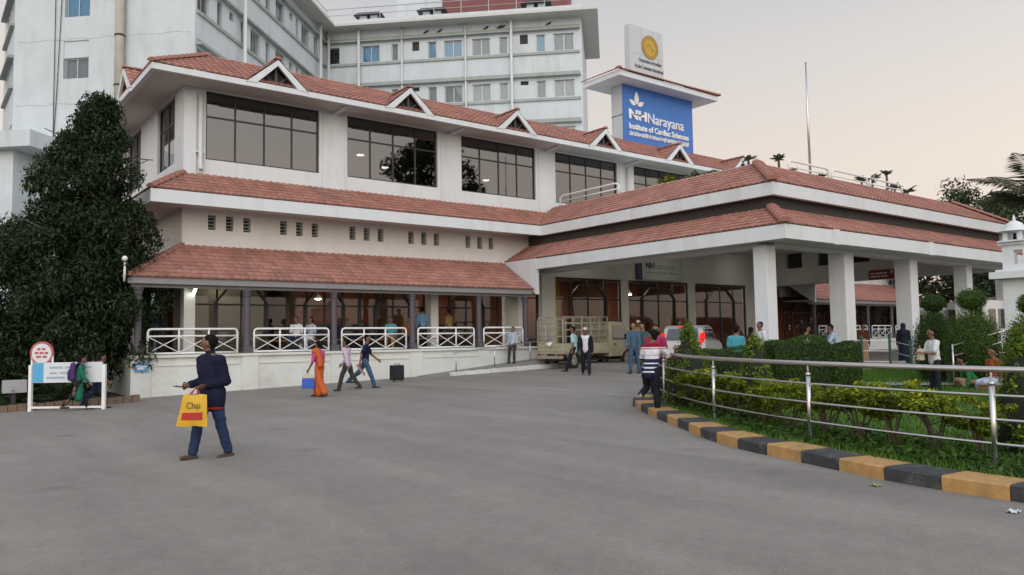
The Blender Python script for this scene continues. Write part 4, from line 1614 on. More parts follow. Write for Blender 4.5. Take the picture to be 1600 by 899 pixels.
far_tree(72, 30, 14.0, 10, 'light feathery tree top showing above the porch roof end', 8000, 33, leafs=.34)
far_tree(66, 34.5, 14.0, 7, 'thin feathery tree top left of the others above the porch roof', 3800, 34, leafs=.32)
far_tree(62, 18.5, 8.5, 8, 'low dark tree behind the white gateway', 8000, 35, leafs=.4, trunkh=.05)
far_tree(56, 19.8, 6.5, 7, 'low dark tree behind the white ambulance', 8000, 36, leafs=.38, trunkh=.04)
frond_plant('coconut_palm', 'coconut palm with long drooping fronds at the right edge', 54.6, 17.3, .4, 18, 5.0, 1.25, m_palm, .10, 41, None, 8.7, 'palm', .30, .9)

# tall garden tree across the drive, mirrored in the upper windows
far_tree(34, 1.0, 18.5, 9, 'tall tree beyond the garden, mirrored in the upper windows', 9000, 37, leafs=.45, trunkh=.45)
# potted plants on the porch roof
rr = random.Random(77)
for i, (x, y, st, L, lab) in enumerate([
    (26.35, 17.2, .55, .42, 'small palm with a bare stem left of the flagpole'),
    (28.4, 20.0, 1.35, .5, 'leafy plant at the corner of the small gable'),
    (28.9, 17.0, .12, .5, 'fern by the foot of the flagpole'),
    (32.1, 17.0, .35, .5, 'spiky plant behind the middle roof rail'),
    (33.4, 17.2, .5, .6, 'arching fern behind the right roof rail'),
    (34.7, 17.2, .95, .42, 'slim stemmed plant above the right roof rail'),
    (35.4, 17.2, .4, .5, 'bushy plant right of the slim stemmed plant'),
    (36.6, 17.2, .35, .6, 'low fern at the right end of the roof rails')]):
    frond_plant('roof_plant', lab, x, y, zu+.02, 8, L, 1.2, m_palm, .045, 50+i, 'plants on the porch roof', st, 'plant', .3)
for i, (x, y, lab) in enumerate([(24.55, 21.2, 'yellow green plant left against the upper windows above the porch'), (24.9, 20.2, 'brown green plant between the two yellow plants on the porch roof'), (25.15, 19.4, 'yellow green grassy plant right of the brown one on the porch roof')]):
    frond_plant('roof_plant', lab, x, y, zu+.02, 12, .6, 1.3, m_gold_l if i != 1 else m_palm, .04, 60+i, 'plants on the porch roof', .12, 'plant', .3)

# clipped hedge and topiary of the garden
def clipped(name, label, clumps, n, mat, cat, ln=.06, stems=None, group=None, loc=None):
    c = clumps[0]
    t_ = thing(name, label, cat, loc or (c[0], c[1], gz(c[0], c[1])+.08), group=group)
    P2, N2 = ellip_pts(clumps, n, .93)
    zmin = gz(c[0], c[1])+.06
    keep = P2[:, 2] > zmin
    np_mesh('foliage', leaves(P2[keep], N2[keep], ln, ln*.5, .55), 4, mat, t_)
    mb_ = MB()
    for c_ in clumps:
        prof = []
        for i in range(9):
            a = -math.pi/2+math.pi*i/8
            prof.append((max(.004, math.cos(a)*.88), math.sin(a)*.88*c_[5]))
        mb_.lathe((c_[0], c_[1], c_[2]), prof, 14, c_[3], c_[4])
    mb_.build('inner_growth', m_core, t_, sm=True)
    if stems:
        sm_ = MB()
        for (a, b, r) in stems:
            sm_.tube([a, b], r, 6)
        sm_.build('stem', m_bark, t_)
    return t_
def topiary(x, y, z0, R, H_, r, label, mat):
    """dome of half-width R and height H_ with a clipped ball of radius r above"""
    clipped('topiary', label, [(x, y, z0+H_*.5, R, R, H_*.5), (x, y, z0+H_+r*.95, r, r, r*.82)], 24000, mat, 'topiary', .042, [((x, y, z0), (x, y, z0+H_+r), .03)], 'clipped ball-on-dome topiaries', (x, y, z0))
topiary(22.45, 10.0, gz(22, 10)+.02, .52, 1.95, .29, 'dark green ball-on-dome topiary nearest the porch column', m_hedge)
topiary(21.55, 8.66, gz(21.5, 9)+.02, .66, 1.95, .33, 'brighter green ball-on-dome topiary left of the gateway', m_top)
topiary(16.15, 5.45, gz(16, 5.5)+.02, .52, 1.75, .24, 'yellow green ball-on-dome topiary at the right picture edge', m_thuja)
def hedge_box(name, label, x, y, z0, lx, ly, h, rz, n, mat, group=None):
    t_ = thing(name, label, 'hedge', (x, y, z0), group=group)
    ca, sa = math.cos(rz), math.sin(rz)
    pts = RG.uniform(-1, 1, (n, 3))
    ax = np.argmax(np.abs(pts)*np.array([1/lx, 1/ly, 1/h])**0, axis=1)
    u = pts.copy()
    # push to the surface of a rounded box
    f_ = (np.abs(u)**5).sum(1)**(1/5.)
    sh = RG.uniform(.90, 1.02, n)
    u = u/f_[:, None]*sh[:, None]
    nn = np.sign(u)*np.abs(u)**4
    P2 = u*np.array([lx/2, ly/2, h/2])+np.array([0, 0, h/2])
    wob = 1+.05*np.sin(P2[:, 0:1]*5)*np.cos(P2[:, 2:3]*4+1)
    P2 = P2*wob
    Rm = np.array([[ca, -sa, 0], [sa, ca, 0], [0, 0, 1]])
    P2 = P2@Rm.T+np.array([x, y, z0])
    nn = nn@Rm.T
    np_mesh('foliage', leaves(P2, nn+1e-3, .045, .024, .45), 4, mat, t_)
    mb_ = MB()
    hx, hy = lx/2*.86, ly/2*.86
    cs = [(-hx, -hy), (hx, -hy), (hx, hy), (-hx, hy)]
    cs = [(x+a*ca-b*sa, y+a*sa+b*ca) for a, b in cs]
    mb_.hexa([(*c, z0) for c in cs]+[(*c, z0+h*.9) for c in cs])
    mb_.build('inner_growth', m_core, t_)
hz = gz(17, 10.5)+.05
hedge_box('hedge', 'long clipped dark green hedge in front of the porch column', 17.0, 10.78, hz, 1.5, .95, 1.36, -.72, 24000, m_hedge, 'clipped hedges of the garden')
hedge_box('hedge', 'shorter rounded hedge at the right end of the long hedge', 17.78, 10.1, hz, .8, .8, 1.22, -.72, 13000, m_hedge, 'clipped hedges of the garden')
hedge_box('hedge', 'loose grey green hedge behind the small golden cone', 15.6, 11.65, hz, 1.7, .8, 1.15, -.72, 13000, m_hedge, 'clipped hedges of the garden')
hedge_box('hedge', 'low leafy hedge behind the leaning man', 14.4, 12.15, hz, 1.4, .7, 1.05, -.72, 9000, m_thuja, 'clipped hedges of the garden')
def cone_bush(x, y, h, w, label, mat, n, seed):
    r_ = random.Random(seed)
    z0 = gz(x, y)+.06
    t_ = thing('cone_conifer', label, 'shrub', (x, y, z0), group='golden cone conifers')
    cl_ = []
    for i in range(60):
        t = r_.random()**1.2
        R = w*.5*(1-t)**.75
        a = r_.uniform(0, 6.283)
        q = R*r_.uniform(.45, .85)
        s_ = w*.17*(1-.45*t)
        cl_.append((x+q*math.cos(a), y+q*math.sin(a), z0+h*(.08+.86*t), s_, s_, s_*1.5))
    P2, N2 = ellip_pts(cl_, n, .35)
    np_mesh('foliage', leaves(P2, N2, .06, .03, .6, long_up=.8), 4, mat, t_)
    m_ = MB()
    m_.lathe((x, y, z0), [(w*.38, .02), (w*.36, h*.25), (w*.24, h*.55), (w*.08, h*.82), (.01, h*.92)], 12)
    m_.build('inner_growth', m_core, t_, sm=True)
    m_ = MB()
    m_.tube([(x, y, z0-.05), (x, y, z0+h*.5)], .04, 6)
    m_.build('stem', m_bark, t_)
cone_bush(12.75, 10.6, 1.74, 1.25, 'plump light green cone conifer behind the leaning man', m_thuja, 11000, 2)
cone_bush(11.55, 8.15, 1.52, .95, 'smaller light green cone conifer behind the steel rail', m_thuja, 9000, 3)
cone_bush(10.7, 3.78, 1.62, .70, 'yellow green conifer at the right picture edge behind the rail', m_thuja, 11000, 4)

# golden leggy shrubs behind the rail
def leggy(x, y, h, w, label, n, seed, bare=.42):
    r_ = random.Random(seed)
    z0 = gz(x, y)+.06
    t_ = thing('golden_shrub', label, 'shrub', (x, y, z0), group='golden leaved shrubs behind the steel rail')
    m_ = MB()
    tips = []
    for k_ in range(7):
        a = r_.uniform(0, 6.283)
        q = w*.5*r_.uniform(.3, .9)
        b0 = Vector((x+r_.uniform(-.08, .08), y+r_.uniform(-.08, .08), z0-.03))
        b1 = Vector((x+q*.4*math.cos(a), y+q*.4*math.sin(a), z0+h*bare*r_.uniform(.7, 1.1)))
        b2 = Vector((x+q*math.cos(a), y+q*math.sin(a), z0+h*r_.uniform(.6, .92)))
        m_.tube([b0, b1, b2], [.018, .013, .006], 5)
        tips.append(b2)
        for j in range(3):
            c0 = b1.lerp(b2, r_.uniform(.1, .8))
            c1 = c0+Vector((r_.uniform(-1, 1), r_.uniform(-1, 1), r_.uniform(.2, 1)))*w*.25
            m_.tube([c0, c1], [.008, .004], 4)
            tips.append(c1)
    m_.build('stem', m_bark, t_)
    cl_ = [(t.x+r_.uniform(-.05, .05), t.y+r_.uniform(-.05, .05), t.z, w*.13, w*.13, w*.09) for t in tips]
    P2, N2 = ellip_pts(cl_, n, .1)
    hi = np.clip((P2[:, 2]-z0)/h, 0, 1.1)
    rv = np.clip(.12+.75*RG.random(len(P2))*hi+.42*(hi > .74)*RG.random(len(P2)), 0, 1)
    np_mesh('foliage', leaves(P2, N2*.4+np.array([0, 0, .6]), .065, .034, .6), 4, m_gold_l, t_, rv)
SHR = [(12.75, 10.35, .95, 1.0, 2600, 'thick golden shrub beside the leaning man', .1), (12.2, 9.75, .95, 1.0, 2600, 'thick golden shrub just right of the leaning man', .1), (11.75, 9.1, .95, .95, 2400, 'golden shrub left of the second rail post', .12), (11.3, 8.3, .9, .8, 1800, 'golden shrub at the second rail post', .2),
       (10.85, 7.55, .82, .8, 1500, 'golden shrub right of the small cone conifer', .3), (10.6, 6.9, .84, .8, 1500, 'golden shrub left of the third rail post', .35), (10.45, 6.2, .82, .8, 1300, 'leggy golden shrub at the third rail post', .42), (10.3, 5.65, .86, .9, 1500, 'leggy golden shrub with a forked stem right of the third rail post', .45),
       (10.15, 5.1, .84, .85, 1500, 'leggy golden shrub midway between the third and fourth posts', .45), (10.1, 4.55, .78, .8, 1300, 'leggy shrub left of the fourth rail post', .45), (10.0, 4.0, .74, .7, 1100, 'thin leggy shrub at the fourth rail post', .45), (13.6, 11.3, .9, 1.0, 2200, 'golden shrub behind the plump cone conifer', .1)]
for i, (x, y, h, w, n, lab, br) in enumerate(SHR):
    leggy(x, y, h, w, lab, int(n*1.9), 100+i, br)
# low ground cover under the shrubs
m_gc = M_leaf('ground_cover_leaf', (.02, .05, .008), (.06, .12, .02))
gpts = []
for i in range(9000):
    s_ = rr.uniform(acc[-1]*.25, acc[-1]*.86)
    p, n_ = kat(s_)
    q = p+n_*KS*(.55+abs(rr.gauss(0, .7)))
    gpts.append((q.x, q.y, gz(q.x, q.y)+.1+rr.random()**2*.16))
gpts = np.array(gpts)
gcv = np_mesh('ground_cover', leaves(gpts, np.tile(np.array([0, 0, 1.0]), (len(gpts), 1)), .09, .045, .5), 4, m_gc)
tag(gcv, 'low creeping green leaves under the shrubs along the kerb', 'ground cover', kind='stuff')

# ------------------------------------------------------------------ steel railing along the kerb
RP = [(13.9, 12.0), (12.62, 11.15), (11.02, 8.62), (9.93, 6.15), (9.33, 3.59), (9.35, .9)]
rc = catmull([(14.6, 12.25)]+RP[:1]+[(13.3, 11.75)]+RP[1:])
steel = thing('steel_railing', 'curved stainless steel railing with four rails along the garden kerb', 'railing', (10.5, 7, .15))
rc = [p for p in catmull([(13.3, 11.9)]+RP[1:]+[(9.6, -1.0)])]
rh = [(1.05, .034), (.77, .015), (.51, .015), (.25, .015)]
for h, r in rh:
    MB().tube([(p.x, p.y, gz(p.x, p.y)+.12+h) for p in rc[::6]], r, 10).build('rail', m_steel, steel, sm=True)
for (x, y) in RP[1:]:
    z = gz(x, y)+.10
    mb = MB().tube([(x, y, z), (x, y, z+.90)], .03, 12)
    po = mb.build('post', m_steel, steel, sm=True)
    MB().lathe((x, y, z+.90), [(.034, 0), (.036, .03), (.02, .045)], 12).build('post_cap', m_steel, po, sm=True)
    MB().tube([(x, y, z+.93), (x, y, z+1.05)], .012, 8).build('rail_pin', m_steel, po)
    MB().box(x-.28, x+.3, y-.18, y+.18, z-.12, z+.012).build('footing', M_foot if 'M_foot' in globals() else m_plinth, po)

# ------------------------------------------------------------------ white cross-braced verandah railings
def x_rail(p0, p1, nb, label, z=1.29, h=.78):
    p0, p1 = Vector((*p0, 0)), Vector((*p1, 0))
    L = (p1-p0).length
    d = (p1-p0)/L
    t_ = thing('white_railing', label, 'railing', (p0.x, p0.y, z), group='white cross-braced verandah railings')
    def at(u, zz): return (p0.x+d.x*u, p0.y+d.y*u, z+zz)
    r = .035
    MB().tube([at(0, 0), at(0, h-.1), at(.03, h-.03), at(.1, h), at(L-.1, h), at(L-.03, h-.03), at(L, h-.1), at(L, 0)], r, 8).build('frame', m_railw, t_, sm=True)
    MB().tube([at(0, h-.22), at(L, h-.22)], .028, 8).build('rail', m_railw, t_, sm=True)
    MB().tube([at(0, .03), at(L, .03)], .03, 8).build('rail', m_railw, t_, sm=True)
    for i in range(nb):
        u0, u1 = L*i/nb, L*(i+1)/nb
        if i:
            MB().tube([at(u0, 0), at(u0, h)], .03, 8).build('post', m_railw, t_, sm=True)
        off = Vector((d.y, -d.x, 0))*.022
        MB().bar(Vector(at(u0, .05))+off, Vector(at(u1, h-.24))+off, .045, .02).build('brace', m_railw, t_)
        MB().bar(Vector(at(u0, h-.24))-off*-1.9, Vector(at(u1, .05))+off*1.9, .04, .02).build('brace', m_railw, t_)
ry = 25.74
for a, b, n_, lab in ((5.80, 8.52, 3, 'leftmost white cross-braced railing, behind the man with the bag'), (9.07, 11.71, 3, 'white cross-braced railing second from the left of the verandah'), (12.21, 14.82, 3, 'white cross-braced railing behind the man in the dark polo'), (15.34, 17.93, 3, 'white cross-braced railing above the black suitcase'), (18.41, 20.42, 2, 'rightmost shorter white railing beside the ramp')):
    x_rail((a, ry), (b, ry), n_, lab)
x_rail((5.50, 29.1), (5.50, 26.15), 3, 'white cross-braced railing on the verandah side facing the evergreen')
for i, (a, b) in enumerate(((42.9, 45.3), (45.9, 48.5), (49.1, 51.6), (52.2, 54.7))):
    x_rail((a, ry), (b, ry), 3, ('left', 'second', 'third', 'right')[i]+' white railing of the far verandah seen through the porch')

# ramp kerb and pipe handrail at the verandah end
rmp = MB().hexa([(15.2, 24.6, .2), (21.4, 24.6, .2), (21.4, 25.6, .2), (15.2, 25.6, .2), (15.2, 24.6, gz(15.2, 24.6)+.02), (21.4, 24.6, .80), (21.4, 25.6, .80), (15.2, 25.6, gz(15.2, 25)+.02)])
tag(rmp.build('ramp', M('ramp_concrete', (.22, .215, .20), .9, .12, 1.5, .4, 60)), 'grey ramp rising along the verandah', kind='structure')
rk = bpy.data.objects.new('ramp_kerb', None)
COL.objects.link(rk)
tag(rk, 'pale low kerb along the ramp', kind='structure')
for i in range(9):
    x = 16.0+i*.6
    z = gz(x, 24.5)
    MB().box(x+.01, x+.59, 24.42, 24.62, z-.1, z+.14+.05*i/9).build('kerb_stone', m_plinth, rk, bevel=.01)
hr = thing('ramp_handrail', 'thin grey pipe handrail beside the ramp', 'railing', (16.6, 24.7, .3))
for x in (16.4, 18.2, 20.0):
    zb = .28+(x-15.2)*.085
    MB().tube([(x, 24.75, zb), (x, 24.75, zb+.78)], .022, 8).build('post', m_steel, hr, sm=True)
MB().tube([(15.9, 24.75, 1.05), (16.4, 24.75, 1.12), (20.0, 24.75, 1.46), (21.2, 24.75, 1.55)], .022, 8).build('rail', m_steel, hr, sm=True)

# ------------------------------------------------------------------ lamps that are lit, plus added hall fill panels
m_tube = M_emit('lit_tube', (.95, 1.0, .85), 14.0)
m_bulb = M_emit('lit_lamp', (1.0, .93, .75), 24.0)
def ceiling_lamp(name, label, p, q, r, mat, group=None):
    t_ = thing(name, label, 'lamp', p, group=group)
    MB().tube([p, q], r, 8).build('tube', mat, t_)
    p2, q2 = Vector(p)+Vector((0, 0, r*1.9)), Vector(q)+Vector((0, 0, r*1.9))
    MB().bar(p2, q2, r*3, r*1.6).build('housing', m_railw, t_)
ceiling_lamp('tube_lamp', 'lit fluorescent tube under the verandah ceiling at the left', (7.36, 26.3, 3.40), (7.52, 27.15, 3.24), .035, m_tube)
def pend(x, y, z, label, r=.12, group='lit lamps in the halls'):
    t_ = thing('ceiling_lamp', label, 'lamp', (x, y, z), group=group)
    MB().lathe((x, y, z), [(r*.5, -.05), (r, -.03), (r, 0)], 12).build('bulb', m_bulb, t_, sm=True)
    MB().lathe((x, y, z+.001), [(r*1.25, 0), (r*1.2, .05), (r*.3, .14), (.012, .16), (.012, .3)], 12).build('shade', m_railw, t_, sm=True)
for i, (x, y, z, lab) in enumerate([(12.75, 29.0, 3.3, 'lit lamp behind the verandah glass right of the third column'), (30.9, 29.6, 3.9, 'bright lit lamp behind the middle hall window'), (35.3, 30.6, 3.9, 'lit lamp behind the right hall window'), (26.3, 31, 3.9, 'lit lamp behind the left hall window'), (9.0, 29.2, 3.7, 'lit lamp behind the left verandah glass'), (18.8, 30, 3.9, 'lit lamp behind the last verandah glass')]):
    pend(x, y, z, lab)
for i, (x, y, z, lab) in enumerate([(15.1, 30.0, 9.55, 'left lit ceiling lamp behind the second upper window'), (16.6, 30.6, 9.3, 'right lit ceiling lamp behind the second upper window'), (19.9, 30.0, 9.6, 'warm lamp in the top corner of the third upper window'), (22.0, 30.4, 9.3, 'warm lamp low in the third upper window'), (30.6, 29.6, 9.0, 'warm lamp behind the upper window over the porch')]):
    pend(x, y, z, lab, .16, 'lit lamps on the upper floor')

m_hall_fill = M_emit('hall_fill_glow', (1.0, .88, .7), 11.0)  # panels added out of sight behind the lintel to brighten the hall
for i, (x, y, lab) in enumerate(((9.3, 28.55, 'added fill light panel in the hall behind the left verandah glass'), (14.2, 28.55, 'added fill light panel in the hall behind the middle verandah glass'), (18.8, 28.55, 'added fill light panel in the hall behind the right verandah glass'), (26.2, 28.55, 'added fill light panel behind the left hall front'), (31.1, 28.55, 'added fill light panel behind the middle hall front'), (36.2, 28.55, 'added fill light panel behind the right hall front'))):
    t_ = thing('hall_fill_panel', lab, 'lamp', (x, y, 4.6), group='added fill light panels of the hall')
    MB().box(x-.9, x+.9, y-.16, y+.16, 4.54, 4.56).build('fill_face', m_hall_fill, t_)
    MB().box(x-.95, x+.95, y-.2, y+.2, 4.561, 4.615).build('housing', m_railw, t_)
for i, (x, y) in enumerate(((25.2, 25.6), (31.1, 25.6), (37.0, 25.6), (31.1, 20.0))):
    pend(x, y, 6.12, ('left', 'middle', 'right', 'front')[i]+' lit downlight in the porch ceiling', .22, 'lit downlights of the porch ceiling')
# ------------------------------------------------------------------ white notice board at the left
m_board = M('notice_white', (.62, .66, .70), .5, .05, 2)
nb_ = thing('notice_board', 'white and blue notice board with a round red ringed sign on top', 'sign', (3.1, 23.6, -.05))
pA, pB = Vector((2.55, 23.75, 0)), Vector((4.05, 22.55, 0))
dB = (pB-pA).normalized()
FN = ((pA.x, pA.y, 0), (dB.x, dB.y), (dB.y, -dB.x))
LB = (pB-pA).length
for u in (0, LB):
    MB().fbox(FN, u-.04, u+.04, -.04, .04, gz(pA.x, 23)-.02, 1.12).build('post', m_railw, nb_)
MB().fbox(FN, .05, LB-.05, -.02, .02, .66, 1.18).build('board', m_board, nb_)
MB().fbox(FN, .06, .34, .02, .026, .67, 1.17).build('blue_panel', M('notice_blue', (.08, .36, .62), .5, .05, 2), nb_)
mb = MB()
for z, segs in ((1.02, [(.5, .85), (.9, 1.1), (1.15, 1.6)]), (.88, [(.5, .7), (.76, 1.2), (1.26, 1.5)]), (.76, [(.42, .9), (.96, 1.3)])):
    for a, b in segs:
        mb.fbox(FN, a, min(b, LB-.1), .02, .025, z, z+.055)
mb.build('printed_line', M('faded_blue_ink', (.33, .42, .50), .6), nb_)
MB().fbox(FN, .0, LB, -.03, .03, .0, .05).build('foot_rail', m_railw, nb_)
def ndisc(r, n=28, cx=.28, cz=1.42): return [(cx+r*math.cos(2*math.pi*i/n), cz+r*math.sin(2*math.pi*i/n)) for i in range(n)]
m_redring = M('faded_red', (.42, .10, .10), .6, .1, 3)
rd = MB().prism(ndisc(.31), FN, -.015, .015).build('round_sign', m_redring, nb_)
MB().prism(ndisc(.255), FN, .015, .02).build('sign_face', m_board, rd)
mb = MB()
for z, segs in ((1.53, [(.17, .25), (.29, .38)]), (1.43, [(.10, .2), (.23, .33), (.36, .45)]), (1.33, [(.14, .27), (.31, .42)])):
    for a, b in segs:
        mb.fbox(FN, a, b, .02, .024, z-.03, z+.03)
mb.build('sign_marks', m_redring, rd)
for u in (.02, .56):
    MB().fbox(FN, u-.02, u+.02, -.02, .015, 1.10, 1.36).build('bracket', m_railw, nb_)
mb_ = thing('meter_box', 'small grey box on a post behind the notice board', 'box', (2.2, 24.6, 0))
MB().box(2.0, 2.55, 24.5, 24.75, .38, .72).build('cabinet', M('grey_cabinet', (.35, .36, .38), .6, .1, 3), mb_, bevel=.01)
MB().box(2.2, 2.3, 24.6, 24.7, -.1, .38).build('post', m_frame, mb_)
# blue plate on the plinth
bp_ = thing('wall_plate', 'small blue and white plate on the plinth corner', 'sign', (5.6, 25.56, .9))
MB().box(5.40, 5.80, 25.545, 25.56, .78, 1.06).build('plate', M('plate_blue', (.10, .32, .62), .5, .1, 3), bp_)
MB().box(5.46, 5.74, 25.538, 25.544, .86, .97).build('plate_mark', m_letter, bp_)
# white lamp-like camera bracket at the verandah roof corner
cm = thing('eave_camera', 'white camera on a short bracket at the verandah roof corner', 'camera', (5.1, 25.4, 3.6))
MB().tube([(5.05, 25.42, 3.5), (5.05, 25.36, 3.75), (5.05, 25.36, 4.15)], .035, 8).build('bracket', m_railw, cm, sm=True)
MB().seg((5.05, 25.46, 4.12), (5.02, 25.22, 4.16), .08, .08).build('housing', m_railw, cm, sm=True)
# left fence
fe = thing('iron_fence', 'dark iron fence at the left picture edge', 'fence', (.5, 25.0, 0))
for i in range(14):
    x = -1.5+i*.2
    MB().tube([(x, 24.9, -.15), (x, 24.9, 1.25)], .012, 6).build('bar', m_frame, fe)
for z in (.1, 1.1):
    MB().tube([(-1.6, 24.9, z), (1.2, 24.9, z)], .018, 6).build('rail', m_frame, fe)
# crows on the ledges
m_crow = M('crow_black', (.015, .015, .018), .6, .1, 5)
for i, (u, z, lab) in enumerate([(7.9, 24.72, 'leftmost'), (8.95, 24.72, 'second'), (12.5, 24.72, 'third'), (13.5, 24.72, 'fourth'), (13.75, 24.72, 'fifth'), (17.2, 24.72, 'rightmost')]):
    p = fbase(FW3, u, .05, z)
    t_ = thing('crow', lab+' black bird on the top ledge of the ward block', 'bird', p, group='birds on the ward block ledges')
    MB().seg(p+Vector((0, 0, .13)), p+Vector((.12, -.1, .2)), .06, .07).seg(p+Vector((.15, -.13, .27)), p+Vector((.16, -.14, .28)), .045, .04).seg(p+Vector((-.12, .1, .08)), p+Vector((0, 0, .13)), .02, .05).build('body', m_crow, t_, sm=True)
    MB().tube([p, p+Vector((.02, -.02, .12))], .012, 5).build('leg', m_crow, t_)
    MB().tube([p+Vector((.19, -.16, .28)), p+Vector((.26, -.21, .26))], [.018, .004], 5).build('beak', m_crow, t_)

# ------------------------------------------------------------------ gateway at the right
gt = thing('gateway', 'white gateway with an arch, balustrade and small domed kiosk at the right edge', 'gateway', (21.3, 7.6, .1))
gO = (21.86, 8.02)
gU = Vector((.02, -1.0)).normalized()
FG = (gO, (gU.x, gU.y), (-abs(gU.y), gU.x*-1 if gU.x else 0))
mb = MB()
# arch wall: piers plus arch ring
ar_c, ar_r, ar_z = 1.55, .95, 1.75
def poly_strip(mb, F, d0, d1):
    # wall with arched opening from vertical slices
    n = 40
    for i in range(n):
        u0, u1 = 3.4*i/n, 3.4*(i+1)/n
        m_ = (u0+u1)/2
        if abs(m_-ar_c) < ar_r:
            z0a = ar_z+math.sqrt(max(0, ar_r**2-(min(max(u0, ar_c-ar_r), ar_c+ar_r)-ar_c)**2))
            z0b = ar_z+math.sqrt(max(0, ar_r**2-(min(max(u1, ar_c-ar_r), ar_c+ar_r)-ar_c)**2))
        else:
            z0a = z0b = .1
        P = lambda u, d, z: fbase(F, u, d, z)
        mb.hexa([P(u0, d0, z0a), P(u1, d0, z0b), P(u1, d1, z0b), P(u0, d1, z0a), P(u0, d0, 3.12), P(u1, d0, 3.12), P(u1, d1, 3.12), P(u0, d1, 3.12)])
poly_strip(mb, FG, -.75, 0)
mb.build('arch_wall', m_white, gt)
mb = MB()
for i in range(16):
    a, b = math.pi*i/16, math.pi*(i+1)/16
    for r0, r1 in ((ar_r+.02, ar_r+.16),):
        mb.prism([(ar_c+r0*math.cos(a), ar_z+r0*math.sin(a)), (ar_c+r1*math.cos(a), ar_z+r1*math.sin(a)), (ar_c+r1*math.cos(b), ar_z+r1*math.sin(b)), (ar_c+r0*math.cos(b), ar_z+r0*math.sin(b))], FG, 0, .05)
mb.build('arch_moulding', m_white, gt)
MB().fbox(FG, -.22, 3.6, -1.0, .25, 3.12, 3.3).fbox(FG, -.1, 3.6, -.9, .16, 3.3, 3.36).build('cornice', m_white, gt)
wn_ = MB()
wall_open(wn_, FG, 0.02, 3.4, 3.36, 4.02, [(.28+i*.42, .28+i*.42+.2, 3.5, 3.88) for i in range(7)], -.25, 0)
wn_.build('balustrade', m_white, gt)
MB().fbox(FG, -.05, 3.5, -.3, .06, 4.02, 4.1).build('coping', m_white, gt)
ks = fbase(FG, .28, -.15, 4.1)
kk_ = MB().box(ks.x-.3, ks.x+.3, ks.y-.3, ks.y+.3, 4.1, 4.14).build('kiosk', m_white, gt)
for dx in (-.16, .16):
    for dy in (-.16, .16):
        MB().box(ks.x+dx-.045, ks.x+dx+.045, ks.y+dy-.045, ks.y+dy+.045, 4.14, 4.38).build('kiosk_post', m_white, kk_)
MB().lathe((ks.x, ks.y, 4.38), [(.36, 0), (.34, .04), (.24, .07), (.22, .15), (.17, .23), (.09, .28), (.03, .31), (.04, .35), (.01, .46)], 16).build('dome', m_white, kk_, sm=True)
for u in (.95, 1.4, 1.9):
    q = fbase(FG, u, -.15, 4.1)
    MB().lathe((q.x, q.y, 4.1), [(.14, 0), (.16, .06), (.12, .14), (.03, .18), (.03, .24), (.01, .27)], 12).build('finial', m_white, gt, sm=True)

gt.scale = (1, 1, .935)
# green post-and-rail fence and path rail in the garden
m_green = M('fence_green', (.02, .10, .07), .5, .1, 4)
gf = thing('garden_fence', 'low garden fence of green posts and thin rails behind the lawn', 'fence', (24, 12, .3))
gpp = [(24.8, 14.6), (25.4, 13.7), (26.1, 13.1), (24.4, 11.6), (21.9, 9.45)]
for i, (x, y) in enumerate(gpp):
    big = i >= 3
    z = gz(x, y)
    MB().box(x-.035, x+.035, y-.035, y+.035, z-.05, z+1.12).build('post', m_green, gf, bevel=.01)
for h in (.25, .6, .95):
    MB().tube([(x, y, gz(x, y)+h) for x, y in gpp], .014, 6).build('rail', m_steel, gf)
rr_ = thing('path_handrail', 'sloping steel handrail rising right of the topiaries', 'railing', (20.6, 8.6, .3))
for k_ in range(3):
    z = .62+.26*k_
    MB().tube([(20.85, 8.87, z+.12), (21.5, 7.98, z+.46), (22.2, 7.05, z+.5)], .022, 8).build('rail', m_steel, rr_, sm=True)
for p in ((20.85, 8.87), (21.5, 7.98)):
    MB().tube([(p[0], p[1], .1), (p[0], p[1], 1.3 if p[1] > 8.5 else 1.62)], .025, 8).build('post', m_steel, rr_, sm=True)
# concrete path strip behind the lawn
pth = MB()
pp_ = catmull([(17.8, 11.9), (19.5, 10.6), (21.2, 8.9), (22.8, 6.6), (24, 4)], .4)
for i, p in enumerate(pp_):
    d = (pp_[min(i+1, len(pp_)-1)]-pp_[max(i-1, 0)]).normalized()
    n_ = Vector((-d.y, d.x, 0))*.42
    for q in (p-n_, p+n_):
        pth.v.append((q.x, q.y, gz(q.x, q.y)+.16))
for i in range(len(pp_)-1):
    pth.f.append((2*i, 2*i+1, 2*i+3, 2*i+2))
tag(pth.build('path', M('path_concrete', (.28, .27, .25), .9, .12, 2, .3, 50)), 'narrow concrete path behind the lawn', kind='structure')

# terracotta litter bin in the garden
bn = thing('litter_bin', 'tapered terracotta litter bin on a bent pipe behind the shrubs', 'bin', (13.3, 11.2, .15))
bx, by, bz = 13.05, 10.95, gz(13, 11)+.05
ca, sa = math.cos(-.66), math.sin(-.66)
def rb(u, v, z): return (bx+u*ca-v*sa, by+u*sa+v*ca, bz+z)
m_bin = M('terracotta_bin', (.36, .14, .09), .6, .12, 3)
mb = MB()
mb.hexa([rb(-.05, -.1, .35), rb(.13, -.1, .35), rb(.13, .1, .35), rb(-.05, .1, .35), rb(-.2, -.16, 1.22), rb(.2, -.16, 1.22), rb(.2, .16, 1.22), rb(-.2, .16, 1.22)])
mb.build('bin_body', m_bin, bn, bevel=.015)
mb = MB().hexa([rb(-.22, -.18, 1.22), rb(.2, -.18, 1.22), rb(.2, .18, 1.22), rb(-.22, .18, 1.22), rb(-.16, -.14, 1.29), rb(.2, -.14, 1.27), rb(.2, .14, 1.27), rb(-.16, .14, 1.29)])
mb.build('bin_lid', M('bin_lid_pale', (.45, .25, .2), .6, .1, 3), bn)
